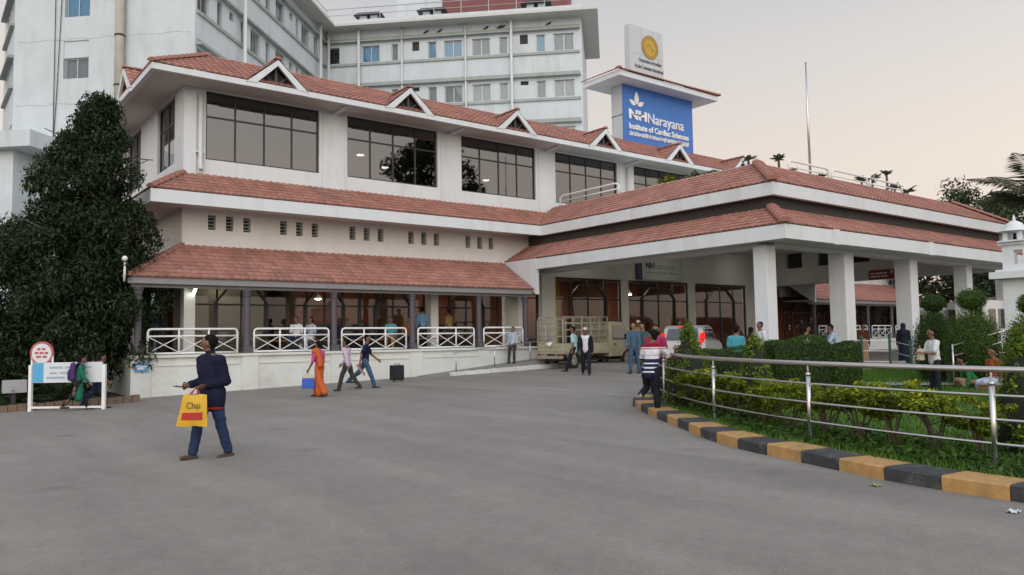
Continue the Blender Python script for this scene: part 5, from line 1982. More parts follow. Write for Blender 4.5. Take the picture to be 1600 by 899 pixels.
MB().tube([rb(.18, 0, 1.15), rb(.28, 0, 1.12), rb(.34, 0, 1.0), rb(.36, 0, .7), rb(.36, 0, -.05)], .045, 8).build('bent_pipe', m_bin, bn, sm=True)

# black suitcase by the plinth
su = thing('suitcase', 'black upright suitcase standing by the plinth', 'suitcase', (13.42, 24.0, gz(13.4, 24)))
z = gz(13.4, 24)
m_case = M('suitcase_cloth', (.012, .012, .016), .8, .2, 12, .3, 80)
MB().box(13.2, 13.66, 23.85, 24.1, z+.05, z+.56).build('case_body', m_case, su, bevel=.03)
for dx in (.06, .36):
    MB().tube([(13.2+dx, 23.9, z+.03), (13.24+dx, 23.9, z+.03)], .03, 8).build('wheel', m_rubber, su)
MB().tube([(13.33, 23.97, z+.56), (13.33, 23.97, z+.6), (13.53, 23.97, z+.6), (13.53, 23.97, z+.56)], .012, 6).build('handle', m_rubber, su)
MB().box(13.25, 13.61, 23.835, 23.85, z+.12, z+.36).build('pocket', m_case, su)
# litter on the road
for (x, y, lab, c) in ((8.05, 4.25, 'pale green scrap of leaf lying on the road at the kerb', (.22, .30, .10)), (7.75, 2.86, 'crumpled white paper lying by the kerb at the right edge', (.55, .6, .6))):
    z = gz(x, y)
    mb = MB()
    r3 = random.Random(int(x*10))
    n = 5
    for i in range(n+1):
        for j in range(n+1):
            mb.v.append((x+(i/n-.5)*.12, y+(j/n-.5)*.09, z+.004+abs(r3.gauss(0, .012))))
    for i in range(n):
        for j in range(n):
            a = i*(n+1)+j
            mb.f.append((a, a+1, a+n+2, a+n+1))
    o = mb.build('litter', M('litter_paper', c, .8, .1, 10))
    tag(o, lab, 'litter')
    sd_ = o.modifiers.new('thick', 'SOLIDIFY')
    sd_.thickness = .002

# ------------------------------------------------------------------ vehicles
m_truck = M('truck_cream', (.40, .38, .27), .5, .12, 2, dirt=(.17, .15, .11), dirt_amt=.75)
m_cage = M('cage_steel', (.30, .28, .22), .6, .2, 4, dirt=(.14, .09, .06), dirt_amt=.7)
m_auto = M_glass('auto_glass', (.10, .11, .12), .12)
m_tail = M_emit('lit_tail_lamp', (1.0, .03, .02), 1.15)
m_silver = M('car_silver', (.45, .46, .47), .35, .05, 2, coat=.5)
m_vanw = M('van_white', (.72, .74, .76), .4, .04, 2, coat=.3, dirt=(.5, .5, .47), dirt_amt=.3)
m_hub = M('steel_hub', (.35, .34, .32), .5, .1, 6, metal=.5)
def wheel(parent, x, y, z, r, w, side, wp=True):
    o = MB()
    prof = [(r*.55, -w/2), (r*.9, -w/2), (r, -w*.35), (r, w*.35), (r*.9, w/2), (r*.55, w/2)]
    n = 20
    base = 0
    for rr__, yy in prof:
        for k_ in range(n):
            a = 2*math.pi*k_/n
            o.v.append((x+rr__*math.cos(a), y+yy, z+rr__*math.sin(a)))
    for i in range(len(prof)-1):
        for k_ in range(n):
            a0, a1 = i*n+k_, i*n+(k_+1) % n
            o.f.append((a0, a1, a1+n, a0+n))
    wo = o.build('wheel', m_rubber, parent, wp, sm=False)
    h = MB()
    for yy in (-w*.42, w*.42):
        b = len(h.v)
        for rr__, dy in ((r*.56, 0), (r*.4, .02*(1 if yy > 0 else -1)), (r*.15, .03*(1 if yy > 0 else -1))):
            for k_ in range(n):
                a = 2*math.pi*k_/n
                h.v.append((x+rr__*math.cos(a), y+yy+dy, z+rr__*math.sin(a)))
        for i in range(2):
            for k_ in range(n):
                a0, a1 = b+i*n+k_, b+i*n+(k_+1) % n
                h.f.append((a0, a1, a1+n, a0+n))
        h.f.append(tuple(b+2*n+k_ for k_ in range(n)))
    h.build('rim', m_hub, wo, wp)
    return wo
FXZ = lambda y0: ((0, y0, 0), (1, 0, 0), (0, -1, 0))

# mini truck with stake cage (local: +x forward, origin under rear left of it)
tk = thing('pickup_truck', 'small cream pickup truck with a steel stake cage near the porch', 'truck', (20.35, 23.9, gz(21.5, 24)-.02), rad(1.5))
W2 = .76
cabp = [(2.62, .42), (4.05, .42), (4.1, .62), (4.08, .92), (3.95, 1.08), (3.52, 1.78), (3.40, 1.86), (2.75, 1.88), (2.62, 1.84)]
def extr(poly, y0, y1, name, mat, parent, bevel=0, inset=0):
    return MB().prism(poly, ((0, 0, 0), (1, 0, 0), (0, 1, 0)), y0, y1).build(name, mat, parent, False, bevel=bevel)
extr(cabp, -W2, W2, 'cab', m_truck, tk, .05)
for sg_ in (-1, 1):
    extr([(2.80, 1.12), (3.74, 1.12), (3.42, 1.70), (2.80, 1.72)], sg_*(W2+.004)-.012, sg_*(W2+.004)+.012, 'side_window', m_auto, tk)
    d_ = extr([(2.74, .5), (3.55, .5), (3.62, .75), (3.84, 1.06), (2.74, 1.06)], sg_*(W2+.002)-.006, sg_*(W2+.002)+.006, 'door', m_truck, tk)
    MB().box(2.84, 2.98, sg_*(W2+.015)-.012, sg_*(W2+.015)+.012, .92, .96).build('door_handle', m_rubber, d_, False)
    extr([(3.30, .30), (3.42, .58), (3.62, .72), (3.86, .70), (4.06, .50), (4.06, .42), (3.92, .44), (3.78, .60), (3.62, .62), (3.48, .52), (3.42, .30)], sg_*(W2+.01)-.03, sg_*(W2+.01)+.03, 'wheel_arch', m_rubber, tk)
    MB().box(4.04, 4.1, sg_*.52-.12, sg_*.52+.12, .66, .82).build('headlight', m_letter, tk, False)
    MB().tube([(3.72, sg_*.78, 1.15), (3.80, sg_*.93, 1.22)], .012, 6).build('mirror_arm', m_rubber, tk, False)
    MB().box(3.77, 3.82, sg_*.96-.07, sg_*.96+.07, 1.12, 1.36).build('mirror', m_rubber, tk, False)
MB().add([(3.93, -.68, 1.11), (3.93, .68, 1.11), (3.545, .62, 1.76), (3.545, -.62, 1.76)], [(0, 1, 2, 3)]).build('windscreen', m_auto, tk, False)
bed_ = MB()
bed_.box(.02, 2.58, -W2, W2, .58, .66)
for sg_ in (-1, 1):
    bed_.box(.02, 2.58, sg_*W2-.02, sg_*W2+.02, .66, 1.0)
bed_.box(2.55, 2.58, -W2+.02, W2-.02, .66, 1.0)
bed_.build('load_bed', m_truck, tk, False)
MB().box(-.01, .02, -W2, W2, .60, 1.0).box(-.03, -.01, -W2+.1, W2-.1, .70, .76).box(-.03, -.01, -W2+.1, W2-.1, .86, .90).build('tailgate', m_truck, tk, False)
MB().box(-.12, 0, -W2, W2, .40, .52).build('rear_bumper', m_cage, tk, False)
for sg_ in (-1, 1):
    MB().box(-.06, -.01, sg_*.66-.08, sg_*.66+.08, .52, .60).build('tail_lamp', M('tail_red', (.25, .02, .02), .4), tk, False)
cg = MB()
for sg_ in (-1, 1):
    for x in (.05, .55, 1.05, 1.55, 2.05, 2.53):
        cg.bar((x, sg_*(W2-.02), 1.0), (x, sg_*(W2-.02), 2.06), .045)
    for z in (1.28, 1.55, 1.82, 2.06):
        cg.bar((.05, sg_*(W2-.02), z), (2.53, sg_*(W2-.02), z), .035)
for y in (-.4, 0, .4):
    cg.bar((2.53, y, 1.0), (2.53, y, 2.06), .04)
for z in (1.28, 1.55, 1.82, 2.06):
    cg.bar((2.53, -W2+.02, z), (2.53, W2-.02, z), .035)
cg.build('stake_cage', m_cage, tk, False)
tg_ = MB()
for y in (-.74, -.37, 0, .37, .74):
    tg_.bar((.0, y, 1.0), (.0, y, 1.95), .04)
for z in (1.3, 1.62, 1.95):
    tg_.bar((0, -.74, z), (0, .74, z), .035)
tg_.build('rear_gate', m_cage, tk, False)
MB().box(.1, 3.9, -.32, .32, .30, .42).build('chassis', m_rubber, tk, False)
for x in (.62, 3.66):
    for sg_ in (-1, 1):
        wheel(tk, x, sg_*.66, .29, .29, .17, sg_, False)
MB().box(.2, 1.05, -.775, -.765, .42, .60).build('side_guard', m_cage, tk, False)
# tarp scraps on the tailgate
MB().add([(-.06, .2, 1.0), (-.12, -.1, .88), (-.04, -.2, 1.04), (.05, .1, 1.08)], [(0, 1, 2, 3)]).build('rag', m_letter, tk, False)

# hatchback with lit tail lamps (rear toward us)
def hatchback(loc, rz, label):
    t_ = thing('hatchback_car', label, 'car', loc, rz)
    def shell(prof, y, nm, mt, bev=.06):
        return MB().prism(prof, ((0, 0, 0), (1, 0, 0), (0, 1, 0)), -y, y).build(nm, mt, t_, False, bevel=bev)
    shell([(.0, .3), (3.6, .3), (3.66, .6), (3.5, .82), (2.85, .95), (.15, 1.0), (-.02, .86), (-.06, .5)], .82, 'body', m_silver, .08)
    shell([(.12, .97), (2.9, .93), (2.1, 1.42), (1.6, 1.5), (.55, 1.48), (.25, 1.38)], .70, 'cabin', m_silver, .07)
    MB().add([(.035, -.58, 1.0), (.035, .58, 1.0), (.20, .52, 1.37), (.20, -.52, 1.37)], [(0, 1, 2, 3)]).build('rear_window', m_auto, t_, False)
    for s_ in (-1, 1):
        extr([(.5, 1.02), (2.6, 1.0), (2.05, 1.37), (.62, 1.41)], s_*.703-.01, s_*.703+.01, 'side_window', m_auto, t_)
        extr([(-.03, .78), (.28, .8), (.34, 1.22), (.14, 1.2)], s_*.70-.06, s_*.70+.08, 'tail_lamp', m_tail, t_)
    MB().box(.16, .22, -.16, .16, 1.40, 1.46).build('brake_lamp', m_tail, t_, False)
    MB().box(-.1, .0, -.8, .8, .34, .56).build('rear_bumper', m_silver, t_, False, bevel=.03)
    MB().box(-.075, -.06, -.26, .26, .64, .76).build('number_plate', m_letter, t_, False)
    for x in (.65, 2.95):
        for s_ in (-1, 1):
            wheel(t_, x, s_*.74, .29, .29, .18, s_, False)
    return t_
hatchback((21.7, 18.3, .5), rad(28), 'silver hatchback with lit red tail lamps stopped under the porch')

def van(loc, rz, label, L=5.0, H=2.35, W=1.9, stripe=None, rack=True, roofc=None):
    t_ = thing('ambulance_van', label, 'van', loc, rz)
    w = W/2
    prof = [(0, .35), (L, .35), (L+.05, .8), (L-.1, 1.15), (L-.75, H-.25), (L-1.0, H-.08), (L-1.4, H), (.2, H), (.03, H-.15), (-.02, 1.0)]
    MB().prism(prof, ((0, 0, 0), (1, 0, 0), (0, 1, 0)), -w, w).build('body', m_vanw, t_, False, bevel=.12)
    for s_ in (-1, 1):
        for (a, b) in ((.25, .8), (1.0, 1.55), (1.9, 2.9), (3.05, 3.75)):
            MB().box(a, b, s_*(w+.004)-.012, s_*(w+.004)+.012, 1.22, H-.42).build('side_window', m_auto, t_, False)
        MB().box(.05, L-.3, s_*(w+.003)-.006, s_*(w+.003)+.006, .92, .97).build('side_stripe', M('stripe_orange', (.45, .12, .03), .5), t_, False)
        if stripe:
            MB().box(.05, L-1.2, s_*(w+.003)-.006, s_*(w+.003)+.006, H-.36, H-.12).build('roof_stripe', stripe, t_, False)
    for (a, b) in ((-.78, -.1), (.1, .78)):
        MB().box(-.035, .02, a, b, 1.25, H-.4).build('rear_window', m_auto, t_, False)
    if rack:
        for s_ in (-.6, .6):
            MB().tube([(.3, s_, H+.08), (L-1.4, s_, H+.08)], .02, 6).build('roof_bar', m_frame, t_, False)
        MB().box(1.6, 2.2, -.4, .4, H, H+.16).build('roof_beacon', m_railw, t_, False, bevel=.04)
    for x in (.95, L-.9):
        for s_ in (-1, 1):
            wheel(t_, x, s_*(w-.12), .34, .34, .2, s_, False)
    return t_
van((38.95, 15.95, .5), rad(-8), 'white ambulance van parked right of the porch columns', 5.0, 2.55)
m_bluestripe = M('stripe_blue', (.03, .08, .36), .5, .05, 2)
van((42.4, 19.35, .5), rad(20), 'white van with blue roof stripes behind the topiaries', 4.8, 2.4, stripe=m_bluestripe, rack=False)
# ------------------------------------------------------------------ people
def cloth(name, col, var=.12, pattern=None, rough=.85):
    m = M(name, col, rough, var, 7, .5, 14, spec=.12)
    if pattern:
        n, l = m.node_tree.nodes, m.node_tree.links
        b = n['Principled BSDF']
        src = b.inputs['Base Color'].links[0].from_socket
        tc = [x for x in n if x.type == 'TEX_COORD'][0]
        kind = pattern[0]
        if kind == 'check':
            mp = n.new('ShaderNodeMapping')
            mp.inputs['Scale'].default_value = (pattern[2],)*3
            l.new(tc.outputs['Object'], mp.inputs[0])
            w1 = n.new('ShaderNodeTexWave')
            w1.bands_direction = 'X'
            w1.inputs['Scale'].default_value = 1
            w2 = n.new('ShaderNodeTexWave')
            w2.bands_direction = 'Z'
            w2.inputs['Scale'].default_value = 1
            l.new(mp.outputs[0], w1.inputs[0])
            l.new(mp.outputs[0], w2.inputs[0])
            mu = n.new('ShaderNodeMath')
            mu.operation = 'MULTIPLY'
            l.new(w1.outputs['Fac'], mu.inputs[0])
            l.new(w2.outputs['Fac'], mu.inputs[1])
            fac = mu.outputs[0]
            mx = n.new('ShaderNodeMix')
            mx.data_type = 'RGBA'
            l.new(fac, mx.inputs['Factor'])
            l.new(src, mx.inputs['A'])
            mx.inputs['B'].default_value = (*pattern[1], 1)
            l.new(mx.outputs['Result'], b.inputs['Base Color'])
        elif kind == 'bands':
            sp = n.new('ShaderNodeSeparateXYZ')
            l.new(tc.outputs['Object'], sp.inputs[0])
            mr = n.new('ShaderNodeMapRange')
            mr.inputs['From Min'].default_value = pattern[1]
            mr.inputs['From Max'].default_value = pattern[2]
            l.new(sp.outputs['Z'], mr.inputs['Value'])
            rp = n.new('ShaderNodeValToRGB')
            rp.color_ramp.interpolation = 'CONSTANT'
            els = pattern[3]
            rp.color_ramp.elements[0].position = els[0][0]
            rp.color_ramp.elements[0].color = (*els[0][1], 1)
            rp.color_ramp.elements[1].position = els[1][0]
            rp.color_ramp.elements[1].color = (*els[1][1], 1)
            for p_, c_ in els[2:]:
                e_ = rp.color_ramp.elements.new(p_)
                e_.color = (*c_, 1)
            l.new(mr.outputs[0], rp.inputs[0])
            l.new(rp.outputs[0], b.inputs['Base Color'])
    return m
m_skin = M('brown_skin', (.16, .082, .05), .55, .08, 9)
m_skin2 = M('light_brown_skin', (.24, .13, .085), .55, .08, 9)
m_hair = M('black_hair', (.010, .008, .008), .85, .2, 30, .4, 80, spec=.08)
m_sole = M('dark_shoe', (.03, .022, .018), .6, .2, 6)
m_eye = M('dark_eye', (.02, .015, .012), .3)
m_lip = M('lip', (.12, .05, .04), .6)

def V3(*a): return Vector(a)
fold_tex = bpy.data.textures.new('cloth_folds', 'CLOUDS')
fold_tex.noise_scale = .11
fold_tex.noise_depth = 2
def person(label, x, y, hd, H=1.68, z=None, lean=4, head=(0, 0), armL=(0, 8, 12), armR=(0, 8, 12), legL=(0, 3, 2), legR=(0, 3, 2),
           top=None, sleeve='short', bottom=None, btype='trousers', skin=None, hair='short', vox=.015, shoes=None, open_jacket=None, collar=None, hem=.0, belly=1.0, group=None, grip=(.5, .5), tilt=0, footpitch=(0, 0), bulk=1.0):
    s = H
    skin = skin or m_skin
    X, Z = V3(1, 0, 0), V3(0, 0, 1)
    def ang(a): return V3(0, math.sin(rad(a)), math.cos(rad(a)))
    up_ = ang(lean)
    if tilt:
        up_ = (up_+X*math.sin(rad(tilt))).normalized()
    J = {}
    hip = V3(0, 0, 0)
    def leg(sd, p):
        h_ = hip+X*sd*.052*s
        d1 = V3(sd*math.sin(rad(p[1])), math.sin(rad(p[0])), -math.cos(rad(p[0])))
        d1.normalize()
        k_ = h_+d1*.245*s
        d2 = V3(sd*math.sin(rad(p[1]))*.5, math.sin(rad(p[0]-p[2])), -math.cos(rad(p[0]-p[2]))).normalized()
        return h_, k_, k_+d2*.238*s, d2
    LL, LR = leg(-1, legL), leg(1, legR)
    low = min(LL[2].z, LR[2].z)
    off = V3(0, 0, .042*s-low)
    sh = lambda q: q+off
    hip = sh(hip)
    legs = [[sh(a) for a in Lg[:3]]+[Lg[3]] for Lg in (LL, LR)]
    waist, chest, neck = hip+up_*.10*s, hip+up_*.205*s, hip+up_*.30*s
    hy, hp = rad(head[0]), rad(head[1])
    hf = V3(-math.sin(hy)*math.cos(hp), math.cos(hy)*math.cos(hp), math.sin(hp))
    hu = (Z-hf*hf.z).normalized()
    hu = (hu*.85+up_*.15).normalized()
    hr_ = hf.cross(hu)
    hc = neck+(up_*.55+Z*.45).normalized()*.086*s+hf*.012*s
    shs = [neck-up_*.046*s+X*sd*.103*s for sd in (-1, 1)]
    arms = []
    for sd, p, so in ((-1, armL, shs[0]), (1, armR, shs[1])):
        inw = p[3] if len(p) > 3 else 0
        d1 = (V3(sd*math.sin(rad(p[1])), math.sin(rad(p[0])), -math.cos(rad(p[0])))).normalized()
        e_ = so+d1*.165*s
        d2 = V3(sd*math.sin(rad(p[1]))*.4-sd*math.sin(rad(inw)), math.sin(rad(p[0]+p[2])), -math.cos(rad(p[0]+p[2]))).normalized()
        w_ = e_+d2*.145*s
        arms.append((so, e_, w_, d2, sd))
    # ---- body: one skin surface
    mb = MB()
    mb.seg(hip, waist, .075*s, .068*s, X, .72).seg(waist, chest, .066*s, .078*s, X, .72).seg(chest, neck-up_*.02*s, .078*s, .05*s, X, .7)
    mb.seg(shs[0], shs[1], .030*s, .030*s, up_)
    for q in shs:
        mb.seg(neck, q, .030*s, .028*s)
    mb.seg(neck-up_*.02*s, hc-hu*.02*s, .032*s, .031*s)
    mb.seg(hc+hu*.016*s-hf*.006*s, hc+hu*.014*s+hf*.006*s, .052*s, .050*s, hr_, 1.08)
    mb.seg(hc-hu*.012*s+hf*.012*s, hc-hu*.040*s+hf*.022*s, .042*s, .026*s, hr_, .95)
    mb.seg(hc+hf*.050*s+hu*.006*s, hc+hf*.060*s-hu*.010*s, .007*s, .011*s)
    for sd in (-1, 1):
        mb.seg(hc+hr_*sd*.048*s+hu*.008*s, hc+hr_*sd*.050*s-hu*.012*s-hf*.002*s, .013*s, .009*s, hf, .5)
    for (h_, k_, a_, d2) in legs:
        mb.seg(h_, k_, .048*s, .033*s).seg(k_, a_, .034*s, .021*s)
    for (h_, k_, a_, d2), fp_ in zip(legs, footpitch):
        f_ = V3(0, math.cos(rad(fp_)), -math.sin(rad(fp_)))
        mb.seg(a_-f_*.022*s-Z*.018*s, a_+f_*.085*s-Z*.022*s, .020*s, .016*s, X, .8)
    for (so, e_, w_, d2, sd), gr_ in zip(arms, grip):
        mb.seg(so, e_, .029*s, .023*s).seg(e_, w_, .023*s, .0155*s)
        pd = d2
        fwd = (V3(0, 1, 0)-pd*pd.y)
        fwd = fwd.normalized() if fwd.length > .1 else V3(0, 0, 1)
        lat = pd.cross(fwd)
        kn = w_+pd*.050*s
        mb.seg(w_, kn, .017*s, .021*s, fwd, .55)
        curl_in = -lat*sd*-1
        for q in range(4):
            b0 = kn+fwd*(q-1.5)*.0115*s
            ln = (.040, .046, .043, .034)[3-q]*s
            m1 = b0+pd*ln*.55*(1-.4*gr_)-X*sd*ln*.45*gr_
            m2 = m1+(pd*(1-1.3*gr_)-X*sd*1.1*gr_).normalized()*ln*.5
            mb.seg(b0, m1, .0062*s, .0056*s, n=8).seg(m1, m2, .0056*s, .0048*s, n=8)
        t0 = w_+pd*.016*s+fwd*.012*s
        t1 = t0+(fwd*.8+pd*.6).normalized()*.026*s
        mb.seg(t0, t1, .0075*s, .0062*s, n=8).seg(t1, t1+(pd*.9-X*sd*.4*gr_).normalized()*.022*s, .006*s, .005*s, n=8)
    zz = gz(x, y) if z is None else z
    body = mb.build('person', skin, None, sm=True)
    def rem(o, v, it=3):
        r_ = o.modifiers.new('remesh', 'REMESH')
        r_.mode = 'VOXEL'
        r_.voxel_size = v
        r_.use_smooth_shade = True
        sm_ = o.modifiers.new('smooth', 'SMOOTH')
        sm_.iterations = it
        sm_.factor = .5
    rem(body, vox*.75, 2)
    body.location = (x, y, zz)
    body.rotation_euler = (0, 0, rad(hd)-YAW)
    tag(body, label, 'person', group)
    def part(m_, nm, mat, v=vox, it=3, remesh=True):
        o = m_.build(nm, mat, body, False, sm=True)
        if remesh:
            rem(o, v, it)
            if nm not in ('hair', 'shoe', 'cap'):
                dm = o.modifiers.new('folds', 'DISPLACE')
                dm.texture = fold_tex
                dm.strength = .035
                dm.mid_level = .5
        return o
    # face marks
    fm_ = MB()
    for sd in (-1, 1):
        q = hc+hf*.046*s+hr_*sd*.019*s+hu*.012*s
        fm_.seg(q-hr_*.004*s, q+hr_*.004*s, .0055*s, .0055*s, n=6)
        q2 = q+hu*.013*s+hf*.002*s
        fm_.seg(q2-hr_*.010*s, q2+hr_*.010*s, .0035*s, .0035*s, n=6)
    part(fm_, 'eyes', m_eye, remesh=False)
    q = hc+hf*.0455*s-hu*.028*s
    part(MB().seg(q-hr_*.010*s, q+hr_*.010*s, .004*s, .004*s, n=6), 'mouth', m_lip, remesh=False)
    # ---- clothes
    top = top or bpy.data.materials['white_shirt']
    tm = MB()
    hb = hip-up_*hem*s
    tm.seg(hb, waist, .088*s*belly, .082*s*belly, X, .74).seg(waist, chest, .081*s*belly, .090*s*bulk, X, .74+.1*(bulk-1)).seg(chest, neck-up_*.035*s, .090*s*bulk, .055*s, X, .70)
    for q in shs:
        tm.seg(neck-up_*.016*s, q, .036*s, .038*s, V3(0, 1, 0))
    for (so, e_, w_, d2, sd) in arms:
        if sleeve == 'long':
            tm.seg(so, e_, .041*s*bulk, .036*s*bulk).seg(e_, e_.lerp(w_, .88), .034*s*bulk, .025*s*bulk)
        elif sleeve == 'short':
            tm.seg(so, so.lerp(e_, .78), .041*s, .038*s)
    part(tm, 'jacket' if sleeve == 'jk' else 'shirt', top)
    if collar:
        part(MB().seg(neck-up_*.03*s, neck+up_*.012*s, .050*s, .041*s), 'collar', collar)
    if open_jacket:
        jm = MB()
        for sd in (-1, 1):
            ox = X*sd*.052*s
            bk = V3(0, -.012*s, 0)
            jm.seg(hb+ox+bk-up_*.01*s, waist+ox+bk, .060*s, .058*s, X, 1.02).seg(waist+ox+bk, chest+ox+bk, .058*s, .060*s, X, 1.05).seg(chest+ox+bk, neck-up_*.03*s+ox*.5+bk, .058*s, .036*s, X, 1.05)
        jm.seg(hb-V3(0, .035*s, 0), chest-V3(0, .035*s, 0), .07*s, .075*s, X, .6)
        if open_jacket[1] == 'long':
            for (so, e_, w_, d2, sd) in arms:
                jm.seg(so, e_, .046*s, .038*s).seg(e_, e_.lerp(w_, .9), .037*s, .028*s)
        part(jm, 'open_jacket', open_jacket[0])
        # shirt front showing between the jacket halves
        fr_ = MB()
        fy = V3(0, .052*s, 0)
        fr_.seg(hb+fy, chest+fy+up_*.03*s, .036*s, .034*s, X, .55)
        part(fr_, 'shirt_front', top)
    bot = bottom
    bm_ = MB()
    if btype in ('trousers', 'shorts'):
        bm_.seg(hip-Z*.005*s, hip+up_*.045*s, .082*s, .080*s, X, .76)
        for (h_, k_, a_, d2) in legs:
            bm_.seg(h_-Z*.01*s, k_, .055*s, .042*s).seg(k_, k_.lerp(a_, .93), .043*s, .036*s)
        part(bm_, 'trousers', bot)
    elif btype == 'skirt':
        mid = (legs[0][1]+legs[1][1])/2
        an = (legs[0][2]+legs[1][2])/2
        bm_.seg(hip+up_*.05*s, mid, .085*s, .088*s, X, .85).seg(mid, an+Z*.025*s, .088*s, .098*s, X, .9)
        for (h_, k_, a_, d2) in legs:
            bm_.seg(h_, k_, .055*s, .055*s).seg(k_, k_.lerp(a_, .9), .055*s, .058*s)
        part(bm_, 'skirt', bot)
    elif btype == 'kurta':
        mid = (legs[0][1]+legs[1][1])/2
        bm_.seg(hip, mid-Z*.03*s, .086*s, .095*s, X, .8)
        part(bm_, 'kurta_skirt', top)
        b2 = MB()
        for (h_, k_, a_, d2) in legs:
            b2.seg(h_, k_, .05*s, .038*s).seg(k_, k_.lerp(a_, .93), .038*s, .028*s)
        part(b2, 'trousers', bot)
    # shoes
    for (h_, k_, a_, d2), fp_ in zip(legs, footpitch):
        f_ = V3(0, math.cos(rad(fp_)), -math.sin(rad(fp_)))
        part(MB().seg(a_-f_*.022*s-Z*.022*s, a_+f_*.088*s-Z*.028*s, .026*s, .021*s, X, .85), 'shoe', shoes or m_sole, vox*.8, 1)
    # hair / head cover
    hm = MB()
    if hair in ('short', 'bun', 'long'):
        hm.seg(hc+hu*.024*s-hf*.018*s, hc+hu*.026*s-hf*.004*s, .054*s, .050*s, hr_, 1.06)
        hm.seg(hc+hu*.0*s-hf*.024*s, hc-hu*.02*s-hf*.024*s, .046*s, .034*s, hr_, .8)
        if hair == 'bun':
            hm.seg(hc-hf*.065*s+hu*.0*s, hc-hf*.07*s-hu*.012*s, .03*s, .03*s)
        if hair == 'long':
            hm.seg(hc-hf*.04*s-hu*.02*s, neck-up_*.10*s-V3(0, .075*s, 0), .032*s, .018*s)
        part(hm, 'hair', m_hair, vox*.7, 2)
    elif hair == 'cap':
        hm.seg(hc-hu*.008*s-hf*.026*s, hc-hu*.02*s-hf*.024*s, .044*s, .034*s, hr_, .8)
        part(hm, 'hair', m_hair, vox*.7, 2)
        cp = MB().seg(hc+hu*.036*s-hf*.010*s, hc+hu*.038*s+hf*.004*s, .053*s, .050*s, hr_, .8)
        cp.seg(hc+hu*.032*s+hf*.035*s, hc+hu*.026*s+hf*.068*s, .034*s, .030*s, hr_, .25)
        part(cp, 'cap', bpy.data.materials['cap_pale'], vox*.7, 1)
    elif hair == 'veil':
        hm.seg(hc+hu*.016*s-hf*.016*s, hc+hu*.01*s-hf*.012*s, .062*s, .060*s, hr_, 1.05)
        hm.seg(hc-hu*.03*s-hf*.03*s, neck-up_*.08*s-V3(0, .03*s, 0), .052*s, .092*s, X, .75)
        part(hm, 'veil', bottom, vox, 2)
    return body, dict(hip=hip, waist=waist, chest=chest, neck=neck, arms=arms, legs=legs, hc=hc, hf=hf, up=up_, s=s, xyz=Vector((x, y, zz)), rz=rad(hd)-YAW, part=part)

def wpt(info, p):
    """a point of the figure in world space"""
    return info['xyz']+Matrix.Rotation(info['rz'], 3, 'Z') @ p

K = dict(
    navyj=cloth('navy_jacket', (.012, .014, .034)), jeans=cloth('dark_jeans', (.022, .038, .085)), jeans2=cloth('blue_jeans', (.05, .095, .17)),
    pinkl=cloth('pale_pink_shirt', (.50, .40, .50)), grey=cloth('grey_trousers', (.045, .043, .05)), navyp=cloth('navy_polo', (.012, .016, .045)),
    orange=cloth('orange_saree', (.46, .055, .025), .2, ('check', (.45, .28, .06), 34)), pinkb=cloth('pink_blouse', (.55, .07, .25)),
    greenk=cloth('green_kurta', (.02, .15, .09)), purple=cloth('purple_cloth', (.07, .04, .12)), pinkt=cloth('pink_top', (.45, .06, .14)),
    cyan=cloth('cyan_shirt', (.33, .50, .52)), white=cloth('white_shirt', (.58, .60, .64)), black=cloth('black_blazer', (.014, .015, .022)), darkt=cloth('dark_trousers', (.018, .02, .028)),
    plaidb=cloth('blue_plaid', (.035, .07, .13), .2, ('check', (.16, .24, .32), 36)), plaidt=cloth('teal_plaid', (.015, .06, .07), .2, ('check', (.07, .22, .23), 36)), redv=cloth('red_vest', (.38, .04, .03)),
    teal=cloth('teal_shirt', (.06, .27, .32)), magenta=cloth('magenta_top', (.26, .03, .09)), blue=cloth('blue_shirt', (.05, .12, .28)), lblue=cloth('light_blue_shirt', (.34, .42, .52)),
    brown=cloth('brown_saree', (.10, .035, .02), .2), tan=cloth('tan_skirt', (.30, .19, .13), .2), abaya=cloth('dark_abaya', (.016, .02, .032)), greenc=cloth('green_cloth', (.03, .19, .07)), ora=cloth('orange_shirt', (.26, .085, .03)),
    bluest=cloth('blue_striped', (.03, .13, .26), .1, ('check', (.4, .5, .55), 20)), khaki=cloth('khaki_shirt', (.24, .16, .07)))
M('cap_pale', (.5, .47, .42), .8, .1, 8)
MAR, WHT, NVY = (.20, .012, .03), (.60, .60, .64), (.016, .022, .06)
K['stripes'] = cloth('striped_polo', (.5, .5, .5), .1, ('bands', 0.80, 1.42, [(0, NVY), (.06, WHT), (.11, NVY), (.19, WHT), (.24, NVY), (.33, WHT), (.37, NVY), (.49, WHT), (.60, (.20, .2, .27)), (.62, WHT), (.80, (.28, .1, .16)), (.83, WHT), (.86, MAR)]))

# 1 man with the yellow bag, walking left, looking back to the left
man, I = person('man in a navy jacket and jeans walking with a yellow shopping bag', 3.51, 11.72, 146, 1.84, z=-.045, lean=2, head=(-50, 2),
    armL=(-16, 8, 92, 26), armR=(-14, 8, 92, 6), legL=(-9, 4, 8), legR=(16, 4, 6), top=K['navyj'], sleeve='long', bottom=K['jeans'], vox=.011, hem=.03, belly=1.38, bulk=1.3, collar=K['navyj'], shoes=M('brown_shoe', (.07, .035, .02), .6, .15, 6), skin=m_skin, footpitch=(0, -6), grip=(.9, .5))
# red hem of the shirt showing under the jacket
I['part'](MB().lathe(I['hip'], [(.205, -.225), (.212, -.20), (.21, -.10), (.19, -.08)], 20, 1.0, .76), 'shirt_hem', K['redv'], remesh=False)
I['part'](MB().lathe(I['hip'], [(.212, -.195), (.222, -.17), (.235, -.05), (.235, .05), (.2, .1)], 24, 1.0, .76), 'jacket_hem', K['navyj'], remesh=False)
